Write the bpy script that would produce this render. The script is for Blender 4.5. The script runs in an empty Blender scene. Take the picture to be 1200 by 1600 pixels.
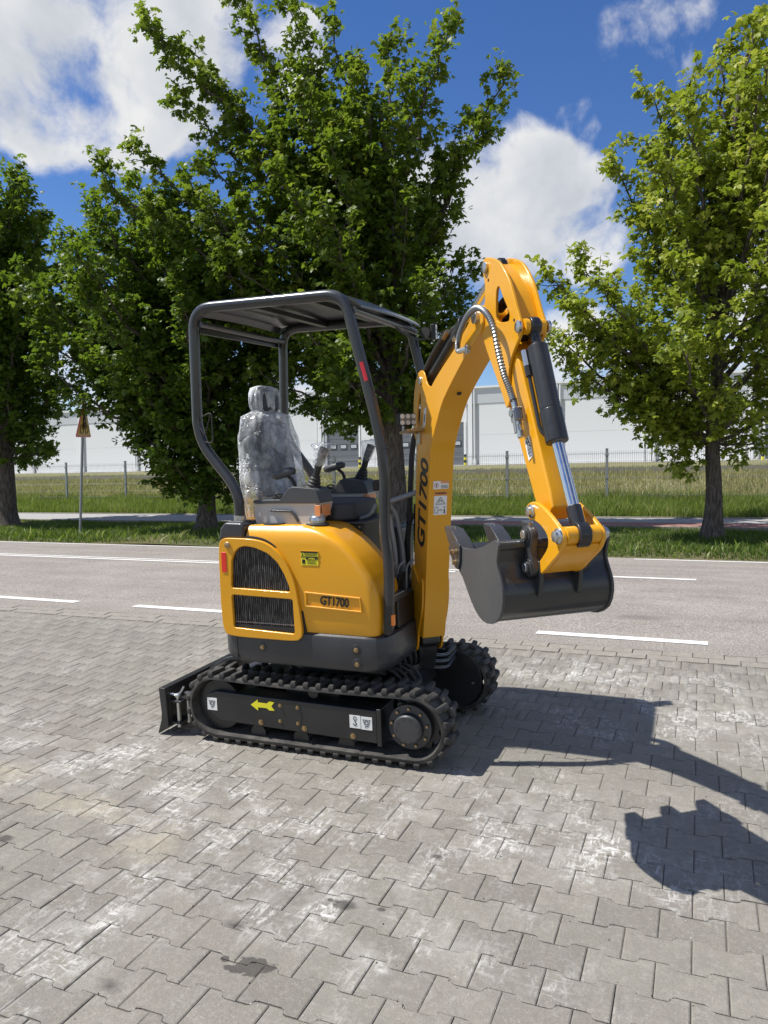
import bpy, math, random
import numpy as np
from mathutils import Vector, Matrix

random.seed(7)
rng = np.random.default_rng(7)
R = math.radians
scene = bpy.context.scene
col = scene.collection

# ------------------------------------------------------------------ camera
yaw, pitch, roll = R(22.65), R(2.4), R(0.69)
f0 = Vector((-math.sin(yaw), math.cos(yaw), 0)); r0 = Vector((math.cos(yaw), math.sin(yaw), 0)); u0 = Vector((0, 0, 1))
fw = f0*math.cos(pitch) - u0*math.sin(pitch); u1 = u0*math.cos(pitch) + f0*math.sin(pitch)
rt = r0*math.cos(roll) - u1*math.sin(roll); up = u1*math.cos(roll) + r0*math.sin(roll)
cam_data = bpy.data.cameras.new('camera')
cam_data.sensor_fit = 'HORIZONTAL'; cam_data.sensor_width = 36; cam_data.lens = 36*1190/1200
cam_data.clip_start = 0.05; cam_data.clip_end = 2000
cam = bpy.data.objects.new('camera', cam_data); col.objects.link(cam)
m = Matrix.Identity(4)
for i in range(3):
    m[i][0] = rt[i]; m[i][1] = up[i]; m[i][2] = -fw[i]
m[2][3] = 1.5
cam.matrix_world = m
scene.camera = cam

# ------------------------------------------------------------------ sky and sun
SUN = Vector((-0.57, -0.238, 1.0)).normalized()
world = bpy.data.worlds.new('World'); scene.world = world; world.use_nodes = True
scene.view_settings.view_transform = 'Standard'; scene.view_settings.look = 'None'
scene.view_settings.exposure = 0.38; scene.view_settings.gamma = 1.0
SKY_STRENGTH = 0.070
SUN_STRENGTH = 5.0
CLOUD_STRENGTH = 0.66


def px_dir(x, y):
    d = rt*((x-600)/1190) - up*((y-800)/1190) + fw
    return d.normalized()


def build_world():
    nt = world.node_tree; nt.nodes.clear(); N = nt.nodes.new; L = nt.links.new
    out = N('ShaderNodeOutputWorld')
    sky = N('ShaderNodeTexSky'); sky.sky_type = 'NISHITA'; sky.sun_disc = False
    sky.sun_elevation = math.asin(SUN.z); sky.sun_rotation = math.atan2(SUN.x, SUN.y) % (2*math.pi)
    sky.air_density = 1.0; sky.dust_density = 0.0; sky.ozone_density = 3.0; sky.altitude = 100
    bg = N('ShaderNodeBackground'); bg.inputs['Strength'].default_value = SKY_STRENGTH
    hs = N('ShaderNodeHueSaturation'); hs.inputs['Hue'].default_value = 0.512; hs.inputs['Saturation'].default_value = 1.24; hs.inputs['Value'].default_value = 1.42
    L(sky.outputs[0], hs.inputs['Color']); L(hs.outputs[0], bg.inputs['Color'])
    tc = N('ShaderNodeTexCoord')
    # clouds: noise on the view direction, gathered round a few cloud centres
    def vmath(op, a, b=None):
        n = N('ShaderNodeVectorMath'); n.operation = op
        for i, v in enumerate((a, b)):
            if v is None: continue
            if isinstance(v, (tuple, Vector)): n.inputs[i].default_value = tuple(v)
            else: L(v, n.inputs[i])
        return n
    def fmath(op, a, b=None, clamp=False):
        n = N('ShaderNodeMath'); n.operation = op; n.use_clamp = clamp
        for i, v in enumerate((a, b)):
            if v is None: continue
            if isinstance(v, (int, float)): n.inputs[i].default_value = v
            else: L(v, n.inputs[i])
        return n.outputs[0]
    warp = N('ShaderNodeTexNoise'); warp.inputs['Scale'].default_value = 5; warp.inputs['Detail'].default_value = 3
    L(tc.outputs['Generated'], warp.inputs['Vector'])
    w1 = vmath('SUBTRACT', warp.outputs['Color'], (0.5, 0.5, 0.5))
    w2 = N('ShaderNodeVectorMath'); w2.operation = 'SCALE'; L(w1.outputs[0], w2.inputs[0]); w2.inputs['Scale'].default_value = 0.10
    dirn = vmath('NORMALIZE', vmath('ADD', tc.outputs['Generated'], w2.outputs[0]).outputs[0])
    blobs = [((110, 15), 7.5, .95), ((190, 105), 6.8, .95), ((290, 30), 6.5, .85), ((310, 150), 4.6, .75), ((-260, 120), 7, .8), ((70, 150), 5.0, .82), ((455, 80), 4, .65),
             ((810, 318), 6.6, 1.05), ((885, 335), 5.2, .95), ((715, 345), 6.8, .95), ((935, 358), 3.6, .8), ((785, 262), 3.4, .85), ((690, 420), 5.5, .6),
             ((1000, 72), 3.6, .22), ((1070, 88), 4.0, .22), ((1150, 60), 3.8, .30), ((885, 188), 2.2, .36), ((560, 400), 6, .5),
             ((640, 560), 8, .5), ((900, 570), 5, .5), ((1180, 480), 6, .48), ((1100, 640), 7, .5), ((400, 620), 8, .5), ((60, 600), 8, .5),
             ((1500, 300), 13, .9), ((1900, 500), 15, .9), ((-900, 300), 15, .9), ((500, -500), 13, .9)]
    dens = None
    for (c, rad, amp) in blobs:
        d = px_dir(*c)
        n = vmath('DOT_PRODUCT', dirn.outputs[0], tuple(d))
        mr = N('ShaderNodeMapRange'); mr.interpolation_type = 'SMOOTHSTEP'
        mr.inputs['From Min'].default_value = math.cos(R(rad)); mr.inputs['From Max'].default_value = 1.0 - (1-math.cos(R(rad)))*0.30
        mr.inputs['To Min'].default_value = 0; mr.inputs['To Max'].default_value = amp
        L(n.outputs['Value'], mr.inputs['Value'])
        dens = mr.outputs[0] if dens is None else fmath('MAXIMUM', dens, mr.outputs[0])
    for k, vec in enumerate([(-.8, -.5, .35), (.6, -.7, .4), (.9, .1, .5), (.2, -.9, .6), (-.1, .2, 1.0), (-.95, .2, .3), (.3, -.5, .15), (-.4, -.9, .12), (.95, -.3, .12), (.8, .6, .9), (.1, -.35, 1.0)]):  # unseen clouds all round, added to whiten the ambient light
        d = Vector(vec).normalized()
        n = vmath('DOT_PRODUCT', dirn.outputs[0], tuple(d))
        mr = N('ShaderNodeMapRange'); mr.interpolation_type = 'SMOOTHSTEP'
        mr.inputs['From Min'].default_value = math.cos(R(19)); mr.inputs['From Max'].default_value = 1
        L(n.outputs['Value'], mr.inputs['Value'])
        dens = fmath('MAXIMUM', dens, mr.outputs[0])
    big = N('ShaderNodeTexNoise'); big.inputs['Scale'].default_value = 9; big.inputs['Detail'].default_value = 9; big.inputs['Roughness'].default_value = .58
    L(dirn.outputs[0], big.inputs['Vector'])
    nz = fmath('MULTIPLY', fmath('SUBTRACT', big.outputs['Fac'], 0.5), 2.7)
    tot = fmath('ADD', dens, nz)
    cov = N('ShaderNodeMapRange'); cov.interpolation_type = 'SMOOTHSTEP'
    cov.inputs['From Min'].default_value = 0.28; cov.inputs['From Max'].default_value = 0.92
    L(tot, cov.inputs['Value'])
    gate = N('ShaderNodeMapRange'); gate.inputs['From Min'].default_value = 0.02; gate.inputs['From Max'].default_value = 0.22
    L(dens, gate.inputs['Value'])
    cover = fmath('MULTIPLY', cov.outputs[0], gate.outputs[0], True)
    # cloud body: bright towards the sun, blue grey cores and undersides
    off = vmath('ADD', dirn.outputs[0], (SUN.x*.055, SUN.y*.055, SUN.z*.075))
    b2 = N('ShaderNodeTexNoise'); b2.inputs['Scale'].default_value = 9; b2.inputs['Detail'].default_value = 6; b2.inputs['Roughness'].default_value = .5
    L(off.outputs[0], b2.inputs['Vector'])
    lit = fmath('MULTIPLY', fmath('SUBTRACT', b2.outputs['Fac'], big.outputs['Fac']), 2.4)
    sh = N('ShaderNodeMapRange'); sh.inputs['From Min'].default_value = 0.45; sh.inputs['From Max'].default_value = 1.35
    L(tot, sh.inputs['Value'])
    shade = fmath('ADD', fmath('MULTIPLY', sh.outputs[0], 0.75), lit, True)
    ramp = N('ShaderNodeMix'); ramp.data_type = 'RGBA'
    ramp.inputs['A'].default_value = (1.0, 1.0, 1.0, 1); ramp.inputs['B'].default_value = (0.54, 0.60, 0.70, 1)
    L(shade, ramp.inputs['Factor'])
    cb = N('ShaderNodeBackground'); cb.inputs['Strength'].default_value = CLOUD_STRENGTH
    L(ramp.outputs['Result'], cb.inputs['Color'])
    mx = N('ShaderNodeMixShader'); L(cover, mx.inputs[0]); L(bg.outputs[0], mx.inputs[1]); L(cb.outputs[0], mx.inputs[2])
    L(mx.outputs[0], out.inputs['Surface'])


build_world()
sun_data = bpy.data.lights.new('sun', 'SUN'); sun_data.energy = SUN_STRENGTH; sun_data.angle = R(0.53); sun_data.color = (1.0, 0.965, 0.90)
sun = bpy.data.objects.new('sun', sun_data); col.objects.link(sun)
sun.rotation_mode = 'QUATERNION'; sun.rotation_quaternion = SUN.to_track_quat('Z', 'Y'); sun.location = (0, 0, 30)


# ------------------------------------------------------------------ materials
class NT:
    def __init__(s, name):
        s.m = bpy.data.materials.new(name); s.m.use_nodes = True
        s.t = s.m.node_tree; s.b = s.t.nodes['Principled BSDF']; s.out = s.t.nodes['Material Output']
    def n(s, k, **kw):
        o = s.t.nodes.new(k)
        for a, v in kw.items(): setattr(o, a, v)
        return o
    def l(s, a, b): s.t.links.new(a, b)
    def val(s, sock, v):
        if isinstance(v, (int, float)): sock.default_value = v
        elif isinstance(v, (tuple, list)): sock.default_value = tuple(v) if len(v) == 4 or len(sock.default_value) == 3 else tuple(v)+(1,)
        else: s.l(v, sock)
    def math(s, op, a, b=0.0, clamp=False):
        o = s.n('ShaderNodeMath', operation=op, use_clamp=clamp); s.val(o.inputs[0], a); s.val(o.inputs[1], b); return o.outputs[0]
    def mix(s, fac, a, b, mode='MIX'):
        o = s.n('ShaderNodeMix', data_type='RGBA', blend_type=mode)
        s.val(o.inputs['Factor'], fac); s.val(o.inputs['A'], a); s.val(o.inputs['B'], b); return o.outputs['Result']
    def ramp(s, v, lo, hi, a=0.0, b=1.0):
        o = s.n('ShaderNodeMapRange'); s.val(o.inputs['Value'], v)
        o.inputs['From Min'].default_value = lo; o.inputs['From Max'].default_value = hi
        o.inputs['To Min'].default_value = a; o.inputs['To Max'].default_value = b; return o.outputs[0]
    def pos(s):
        return s.n('ShaderNodeNewGeometry').outputs['Position']
    def obj(s):
        return s.n('ShaderNodeTexCoord').outputs['Object']
    def noise(s, vec, scale, detail=4, rough=.55, out='Fac', dist=0):
        o = s.n('ShaderNodeTexNoise'); o.inputs['Scale'].default_value = scale; o.inputs['Detail'].default_value = detail
        o.inputs['Roughness'].default_value = rough; o.inputs['Distortion'].default_value = dist
        if vec is not None: s.l(vec, o.inputs['Vector'])
        return o.outputs[out]
    def mapping(s, vec, scale=(1, 1, 1), rot=(0, 0, 0), loc=(0, 0, 0)):
        o = s.n('ShaderNodeMapping'); s.l(vec, o.inputs['Vector']); o.inputs['Scale'].default_value = scale
        o.inputs['Rotation'].default_value = rot; o.inputs['Location'].default_value = loc; return o.outputs[0]
    def bump(s, h, dist=.002, strength=1.0):
        o = s.n('ShaderNodeBump'); o.inputs['Distance'].default_value = dist; o.inputs['Strength'].default_value = strength
        s.l(h, o.inputs['Height']); s.l(o.outputs[0], s.b.inputs['Normal'])
    def set(s, **kw):
        names = dict(color='Base Color', rough='Roughness', metal='Metallic', coat='Coat Weight', coatr='Coat Roughness', spec='Specular IOR Level', trans='Transmission Weight', ior='IOR', alpha='Alpha', sheen='Sheen Weight')
        for k, v in kw.items(): s.val(s.b.inputs[names[k]], v)
        return s


def paint(name, c, rough=.32, coat=.4, dust=.06, metal=0, wave=.0006):
    t = NT(name); o = t.obj()
    n = t.noise(o, 3.0, 5); d = t.ramp(n, .35, .75, 0, dust)
    c2 = t.mix(d, c, (.42, .39, .34))
    n2 = t.noise(o, 45, 3)
    t.set(color=c2, rough=t.math('ADD', t.ramp(n2, .3, .7, -.04, .05), t.math('ADD', rough, t.math('MULTIPLY', d, 1.2))), coat=coat, coatr=.12, metal=metal)
    t.bump(t.noise(o, 14, 2), wave, .6)
    return t.m


M = {}
M['yellow'] = paint('yellow_paint', (.75, .345, .003), .31, .32, .035)
M['dark'] = paint('charcoal_paint', (.026, .028, .033), .42, .25, .06)
M['black'] = paint('black_paint', (.010, .0105, .012), .40, .25, .035)
M['tube'] = paint('canopy_tube_paint', (.022, .024, .029), .30, .45, .04)
M['bucketgrey'] = paint('bucket_side_grey', (.048, .051, .054), .5, .05, .06)
M['bucketshade'] = paint('bucket_shaded_black', (.020, .022, .024), .34, .35, .06)  # darker copy for the bucket's back, its shade put into the colour
M['steel'] = paint('zinc_steel', (.55, .56, .56), .28, 0, .08, metal=1)
M['hosesteel'] = paint('hose_armour', (.26, .265, .27), .34, 0, .08, metal=.9)
M['wire'] = paint('fence_wire_grey', (.15, .165, .17), .5, 0, .05)
M['chrome'] = paint('chrome_rod', (.66, .66, .66), .20, 0, .0, metal=1, wave=.0001)
M['brass'] = paint('yellow_zinc', (.42, .30, .16), .38, 0, .1, metal=1)
M['rubberblack'] = paint('soft_black_rubber', (.014, .014, .014), .62, 0, .08)
M['consolegrey'] = paint('console_grey_plastic', (.50, .50, .48), .5, .1, .05)
M['consoledark'] = paint('console_dark_plastic', (.055, .058, .062), .5, .1, .07)
M['tubegrey'] = paint('light_grey_lever', (.30, .31, .31), .4, .2, .1)
M['cellglint'] = paint('lamp_cell_glint', (.90, .90, .88), .25, .5, 0)  # white colour stands in for the sun's reflection in the cells
M['white'] = paint('white_label', (.80, .80, .78), .4, .2, .03)
M['ink'] = paint('black_ink', (.010, .010, .010), .45, .2, .0)
M['decalyellow'] = paint('decal_yellow', (.80, .72, .02), .4, .2, .0)
M['orange'] = paint('orange_lens', (.85, .22, .01), .3, .4, .0)
M['orangelabel'] = paint('orange_label', (.80, .30, .10), .4, .2, .0)
M['red'] = paint('red_reflector', (.75, .03, .02), .35, .3, .0)
M['redtape'] = paint('red_tape', (.60, .015, .03), .4, .3, .0)
M['lens'] = paint('lamp_reflector', (.85, .84, .80), .12, .5, 0, metal=.15)


def m_rubber():
    t = NT('track_rubber'); o = t.obj()
    n = t.noise(o, 12, 6); d = t.ramp(n, .38, .68, .05, .7)
    t.set(color=t.mix(d, (.020, .019, .018), (.105, .095, .082)), rough=.72)
    t.bump(t.noise(o, 90, 4), .002, .7)
    return t.m
M['rubber'] = m_rubber()


def m_bag():
    t = NT('clear_plastic_film'); o = t.obj()
    v = t.n('ShaderNodeTexVoronoi', feature='DISTANCE_TO_EDGE'); v.inputs['Scale'].default_value = 4.5
    w = t.noise(o, 5, 4, out='Color'); vm = t.n('ShaderNodeVectorMath', operation='ADD'); t.l(t.mapping(o, (1, 1, .6)), vm.inputs[0]); t.l(w, vm.inputs[1]); t.l(vm.outputs[0], v.inputs['Vector'])
    cre = t.math('ADD', t.ramp(v.outputs[0], 0, .10, 0, .6), t.noise(o, 9, 4, .55))
    t.set(color=(.88, .90, .93), rough=.14, spec=.8)
    t.bump(cre, .011, .9)
    tr = t.n('ShaderNodeBsdfTransparent'); tr.inputs[0].default_value = (.95, .96, .97, 1)
    mx = t.n('ShaderNodeMixShader'); lw = t.n('ShaderNodeLayerWeight'); lw.inputs['Blend'].default_value = .35
    milk = t.ramp(t.noise(o, 6, 5, .62), .40, .66, .08, .60)
    fac = t.math('ADD', milk, t.math('MULTIPLY', lw.outputs['Facing'], .35), True)
    t.l(fac, mx.inputs[0]); t.l(tr.outputs[0], mx.inputs[1]); t.l(t.b.outputs[0], mx.inputs[2]); t.l(mx.outputs[0], t.out.inputs[0])
    return t.m
M['bag'] = m_bag()


def m_fabric():
    t = NT('seat_vinyl'); o = t.obj()
    t.set(color=(.045, .048, .055), rough=.6); t.bump(t.noise(o, 60, 3), .001, .5); return t.m
M['seat'] = m_fabric()


def m_core():
    t = NT('radiator_core'); o = t.obj()
    w = t.n('ShaderNodeTexWave', wave_type='BANDS', bands_direction='X'); w.inputs['Scale'].default_value = 27
    w.inputs['Distortion'].default_value = .25; w.inputs['Detail'].default_value = 2; w.inputs['Detail Scale'].default_value = 9
    t.l(o, w.inputs['Vector'])
    n = t.noise(t.mapping(o, (90, 90, 14)), 1, 4)
    k = t.ramp(t.math('MULTIPLY', w.outputs[0], t.ramp(n, .3, .7, .35, 1)), .45, .85)
    t.set(color=t.mix(k, (.008, .008, .009), (.20, .20, .20)), rough=.4, metal=.3)
    t.bump(w.outputs[0], .003, 1); return t.m
M['core'] = m_core()


def stains(t, p, base):
    """chalky scuffs, pale dust and oil spots lying on the paved yard (world positions)"""
    sx = t.n('ShaderNodeSeparateXYZ'); t.l(p, sx.inputs[0])
    def spot(x, y, rx, ry, soft=.5, wob=.5, ws=6):
        dx = t.math('DIVIDE', t.math('SUBTRACT', sx.outputs[0], x), rx); dy = t.math('DIVIDE', t.math('SUBTRACT', sx.outputs[1], y), ry)
        d = t.math('SQRT', t.math('ADD', t.math('MULTIPLY', dx, dx), t.math('MULTIPLY', dy, dy)))
        d = t.math('ADD', d, t.math('MULTIPLY', t.math('SUBTRACT', t.noise(p, ws, 3), .5), wob))
        return t.ramp(d, 1.0, 1.0-soft, 0, 1)
    # scuffs: short streaks in two directions
    m1 = t.mapping(p, (48, 13, 1), (0, 0, R(58)))
    m2 = t.mapping(p, (50, 20, 1), (0, 0, R(-35)))
    m3 = t.mapping(p, (16, 44, 1), (0, 0, R(12)))
    s1 = t.ramp(t.noise(m1, 1, 5, .62, dist=.7), .53, .65)
    s2 = t.ramp(t.noise(m2, 1, 5, .62, dist=.7), .53, .65)
    s3 = t.ramp(t.noise(m3, 1, 5, .62, dist=.7), .53, .65)
    zone = t.ramp(t.noise(p, 2.3, 5, .6), .50, .66)
    z = None
    for a in [(-2.75, 3.1, .75, .55, .8), (-1.9, 2.75, .9, .45, .8), (-3.6, 2.9, .8, .5, .8), (-1.3, 2.35, .5, .35, .7), (-.6, 3.1, .9, .55, .8), (-.7, 5.1, 1.0, .35, .8), (-1.9, 1.95, .35, .6, .8), (0.1, 4.6, .7, .7, .8), (-.85, 2.2, .5, .25, .8)]:
        q = spot(*a, wob=1.6, ws=5); z = q if z is None else t.math('MAXIMUM', z, q)
    amount = t.math('ADD', t.math('MULTIPLY', z, .95), t.math('MULTIPLY', zone, .5), True)
    brk = t.ramp(t.noise(p, 4.5, 5, .65), .44, .60)
    sc = t.math('MULTIPLY', t.math('MAXIMUM', s1, t.math('MAXIMUM', s2, s3)), brk)
    haze = t.math('MULTIPLY', t.math('MULTIPLY', z, t.ramp(t.noise(p, 7, 5, .65), .45, .72)), .42)
    c = t.mix(t.math('MULTIPLY', sc, t.math('MULTIPLY', amount, .66)), base, (.74, .73, .70))
    c = t.mix(haze, c, (.46, .445, .415))
    # sandy dust
    for a in [(-2.62, 2.58, .34, .14, .9), (-2.05, 2.42, .18, .16, .9), (-3.25, 2.72, .3, .14, .9)]:
        c = t.mix(t.math('MULTIPLY', spot(*a, wob=1.9, ws=8), t.ramp(t.noise(p, 20, 4, .7), .3, .65, .1, .5)), c, (.46, .40, .29))
    dark = None
    for a in [(-1.255, 1.925, .070, .046, .14), (-1.30, 1.895, .045, .018, .15), (-1.355, 1.925, .018, .014, .2), (-1.6, 1.70, .05, .035, .9), (-1.13, 2.31, .06, .035, .5), (-1.00, 2.33, .02, .015, .4), (-1.19, 2.32, .015, .012, .4), (-2.66, 2.25, .05, .03, .4), (-.93, 2.72, .025, .02, .6), (-1.42, 2.08, .05, .03, .9)]:
        q = spot(*a, wob=1.3, ws=24); dark = q if dark is None else t.math('MAXIMUM', dark, q)
    c = t.mix(t.math('MULTIPLY', dark, .74), c, (.040, .036, .034))
    return c


def m_paver(attr):
    t = NT('paver_concrete' + ('_field' if attr else '')); p = t.pos()
    if attr:
        a = t.n('ShaderNodeAttribute', attribute_name='rnd'); rnd = a.outputs['Fac']
    else:
        rnd = t.n('ShaderNodeObjectInfo').outputs['Random']
    c = t.mix(rnd, (.182, .166, .141), (.262, .242, .206))
    rose = t.ramp(t.noise(p, 3.2, 4), .45, .7)
    c = t.mix(t.math('MULTIPLY', rose, .5), c, (.215, .187, .163))
    g = t.noise(p, 170, 3, .8)
    c = t.mix(t.ramp(g, .60, .70, 0, .75), c, (.56, .54, .50))
    c = t.mix(t.ramp(g, .44, .32, 0, .6), c, (.11, .10, .088))
    gr = t.ramp(t.noise(p, 1.6, 5, .6), .42, .62); c = t.mix(t.math('MULTIPLY', gr, .35), c, (.205, .205, .165))
    mot = t.noise(p, 16, 6, .65)
    c = t.mix(t.ramp(mot, .36, .70, 0, .55), c, (.175, .163, .145))
    mo2 = t.noise(p, 42, 5, .7); c = t.mix(t.ramp(mo2, .5, .72, 0, .35), c, (.36, .345, .315))
    c = stains(t, p, c)
    t.set(color=c, rough=.85, spec=.3)
    h = t.math('ADD', t.math('MULTIPLY', g, .35), t.math('ADD', t.noise(p, 55, 5, .7), t.math('MULTIPLY', t.noise(p, 9, 3), 1.5)))
    t.bump(h, .0045, .8)
    return t.m


def m_ground(name, c1, c2, sc=20, speck=None, bumpd=.004, rough=.9, big=None):
    t = NT(name); p = t.pos()
    c = t.mix(t.ramp(t.noise(p, sc, 6, .65), .35, .65), c1, c2)
    if big: c = t.mix(t.ramp(t.noise(p, big[0], 4), .4, .65, 0, big[2]), c, big[1])
    if speck:
        g = t.noise(p, speck[0], 2, .6); c = t.mix(t.ramp(g, .58, .70, 0, speck[2]), c, speck[1])
        g2 = t.noise(p, speck[0]*.8, 2, .6); c = t.mix(t.ramp(g2, .44, .33, 0, .6), c, tuple(v*.45 for v in c1))
    t.set(color=c, rough=rough, spec=.3)
    t.bump(t.noise(p, sc*6, 4, .7), bumpd, .8); return t.m


M['paver'] = m_paver(False); M['paverfield'] = m_paver(True)
M['sand'] = m_ground('joint_sand', (.14, .127, .106), (.21, .19, .16), 40)
M['kerb'] = m_ground('kerb_concrete', (.225, .205, .175), (.285, .265, .228), 18, (220, (.42, .40, .38), .5))
def m_asphalt():
    t = NT('asphalt'); p = t.pos()
    c = t.mix(t.ramp(t.noise(p, 2.2, 5), .35, .65), (.240, .214, .190), (.285, .256, .228))
    st = t.noise(t.mapping(p, (.12, 2.6, 1)), 1.1, 5); c = t.mix(t.ramp(st, .42, .62, 0, .55), c, (.185, .165, .150))
    pt = t.noise(p, .8, 5, .6); c = t.mix(t.ramp(pt, .5, .68, 0, .4), c, (.36, .32, .29))
    sy = t.n('ShaderNodeSeparateXYZ'); t.l(p, sy.inputs[0]); ed = t.ramp(t.math('ADD', sy.outputs[1], t.math('MULTIPLY', t.noise(p, 5, 4), .5)), 6.45, 6.0, 0, .45); c = t.mix(ed, c, (.20, .18, .155))
    g = t.noise(p, 62, 3, .8); c = t.mix(t.ramp(g, .54, .64, 0, .85), c, (.58, .53, .48))
    g2 = t.noise(p, 54, 3, .8); c = t.mix(t.ramp(g2, .46, .36, 0, .85), c, (.085, .074, .066))
    sx = t.n('ShaderNodeSeparateXYZ'); t.l(p, sx.inputs[0])
    for (x, y, rx, ry, k) in [(-.50, 6.95, .30, .16, .5), (.1, 8.2, .5, .12, .28), (.35, 7.05, .35, .1, .2), (-.45, 8.4, .3, .08, .3)]:
        dx = t.math('DIVIDE', t.math('SUBTRACT', sx.outputs[0], x), rx); dy = t.math('DIVIDE', t.math('SUBTRACT', sx.outputs[1], y), ry)
        d = t.math('ADD', t.math('SQRT', t.math('ADD', t.math('MULTIPLY', dx, dx), t.math('MULTIPLY', dy, dy))), t.math('MULTIPLY', t.noise(p, 9, 4), .6))
        c = t.mix(t.ramp(d, 1.3, .6, 0, k), c, (.10, .09, .085))
    t.set(color=c, rough=.85, spec=.35); t.bump(t.math('ADD', g, g2), .006, .9); return t.m
M['asphalt'] = m_asphalt()
M['roadpaint'] = m_ground('road_paint', (.70, .69, .66), (.80, .79, .76), 12, (70, (.40, .38, .35), .8), .003, .7)
M['soil'] = m_ground('verge_soil', (.055, .075, .022), (.10, .10, .045), 3.5, None, .02, 1, (.5, (.16, .13, .07), .5))
M['slope'] = m_ground('slope_soil', (.15, .16, .07), (.25, .225, .12), 3, None, .03, 1, (.35, (.24, .20, .12), .6))
M['drygrass'] = m_ground('mown_dry_grass', (.18, .17, .085), (.25, .22, .12), 5, None, .02, 1, (.2, (.13, .15, .06), .6))
M['path'] = m_ground('path_paving', (.30, .29, .27), (.36, .35, .33), 9)
M['redpath'] = m_ground('red_path_paving', (.26, .13, .11), (.32, .17, .14), 9)
M['yard'] = m_ground('yard_concrete', (.33, .31, .28), (.38, .36, .33), 2)


def m_wall():
    t = NT('white_cladding'); o = t.pos()
    n = t.noise(t.mapping(o, (.15, .15, 1.5)), 1, 3)
    t.set(color=t.mix(n, (.58, .59, .59), (.64, .65, .64)), rough=.5); return t.m
M['wall'] = m_wall()
M['walllight'] = paint('cladding_light', (.74, .745, .73), .5, 0, .02)
M['wallgrey'] = paint('cladding_grey', (.54, .56, .57), .5, 0, .02)
M['wallwhite'] = paint('trim_white', (.80, .80, .79), .5, 0, .02)
M['doorgrey'] = paint('dock_door_grey', (.13, .14, .155), .5, 0, .03)
M['pane'] = paint('pane_pale', (.45, .48, .5), .1, .3, 0)
M['galv'] = paint('galvanised_grey', (.27, .29, .30), .45, 0, .1, metal=.3)
M['roofgrey'] = paint('roof_grey', (.40, .41, .41), .5, 0, .05)


def m_bark():
    t = NT('maple_bark'); p = t.obj()
    q = t.mapping(p, (1, 1, .22))
    n = t.noise(q, 26, 6, .7)
    t.set(color=t.mix(t.ramp(n, .35, .65), (.045, .036, .030), (.17, .145, .125)), rough=.95, spec=.2)
    t.bump(n, .03, 1); return t.m
M['bark'] = m_bark()


def m_leaf(name, c1, c2, c3):
    t = NT(name)
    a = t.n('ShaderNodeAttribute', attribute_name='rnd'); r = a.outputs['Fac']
    c = t.mix(t.ramp(r, 0, .7), c1, c2); c = t.mix(t.ramp(r, .70, 1), c, c3)  # wide share of the palest tone puts sunlit leaves into the colour
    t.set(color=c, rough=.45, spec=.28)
    tr = t.n('ShaderNodeBsdfTranslucent'); t.l(t.mix(.5, c, (.22, .34, .01), 'ADD'), tr.inputs[0])
    mx = t.n('ShaderNodeMixShader'); mx.inputs[0].default_value = .36
    t.l(t.b.outputs[0], mx.inputs[1]); t.l(tr.outputs[0], mx.inputs[2]); t.l(mx.outputs[0], t.out.inputs[0])
    return t.m
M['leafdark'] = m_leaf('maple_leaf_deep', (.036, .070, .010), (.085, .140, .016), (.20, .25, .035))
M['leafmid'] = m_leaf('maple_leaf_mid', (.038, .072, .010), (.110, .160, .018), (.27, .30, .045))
M['leaflight'] = m_leaf('maple_leaf_light', (.100, .145, .016), (.265, .305, .034), (.48, .45, .09))  # yellow-green young leaves, raised further to carry sunlight in the colour
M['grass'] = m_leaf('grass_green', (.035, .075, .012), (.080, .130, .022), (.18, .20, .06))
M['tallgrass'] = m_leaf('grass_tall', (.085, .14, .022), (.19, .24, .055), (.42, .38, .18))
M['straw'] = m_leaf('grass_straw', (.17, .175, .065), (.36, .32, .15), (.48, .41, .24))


# ------------------------------------------------------------------ object helpers
def link(name, data, parent=None, kind=None, label=None, cat=None, group=None):
    o = bpy.data.objects.new(name, data); col.objects.link(o)
    if parent is not None: o.parent = parent
    if kind: o['kind'] = kind
    if label: o['label'] = label
    if cat: o['category'] = cat
    if group: o['group'] = group
    return o


def empty(name, loc, rot=(0, 0, 0), **kw):
    o = link(name, None, **kw); o.location = loc; o.rotation_euler = rot; o.empty_display_size = .2
    return o


def bez(a, b, c, k):
    return [a*(1-t)**2 + b*2*t*(1-t) + c*t*t for t in [i/k for i in range(k+1)]]


def fillet(pts, rad, k=6):
    """corner points -> path with rounded corners; rad may be a list"""
    P = [Vector(p) for p in pts]; out = [P[0]]
    for i in range(1, len(P)-1):
        r = rad[i-1] if isinstance(rad, (list, tuple)) else rad
        a, b, c = P[i-1], P[i], P[i+1]
        ra = min(r, (a-b).length*.49); rc = min(r, (c-b).length*.49)
        out += bez(b+(a-b).normalized()*ra, b, b+(c-b).normalized()*rc, k)
    out.append(P[-1]); return out


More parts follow.
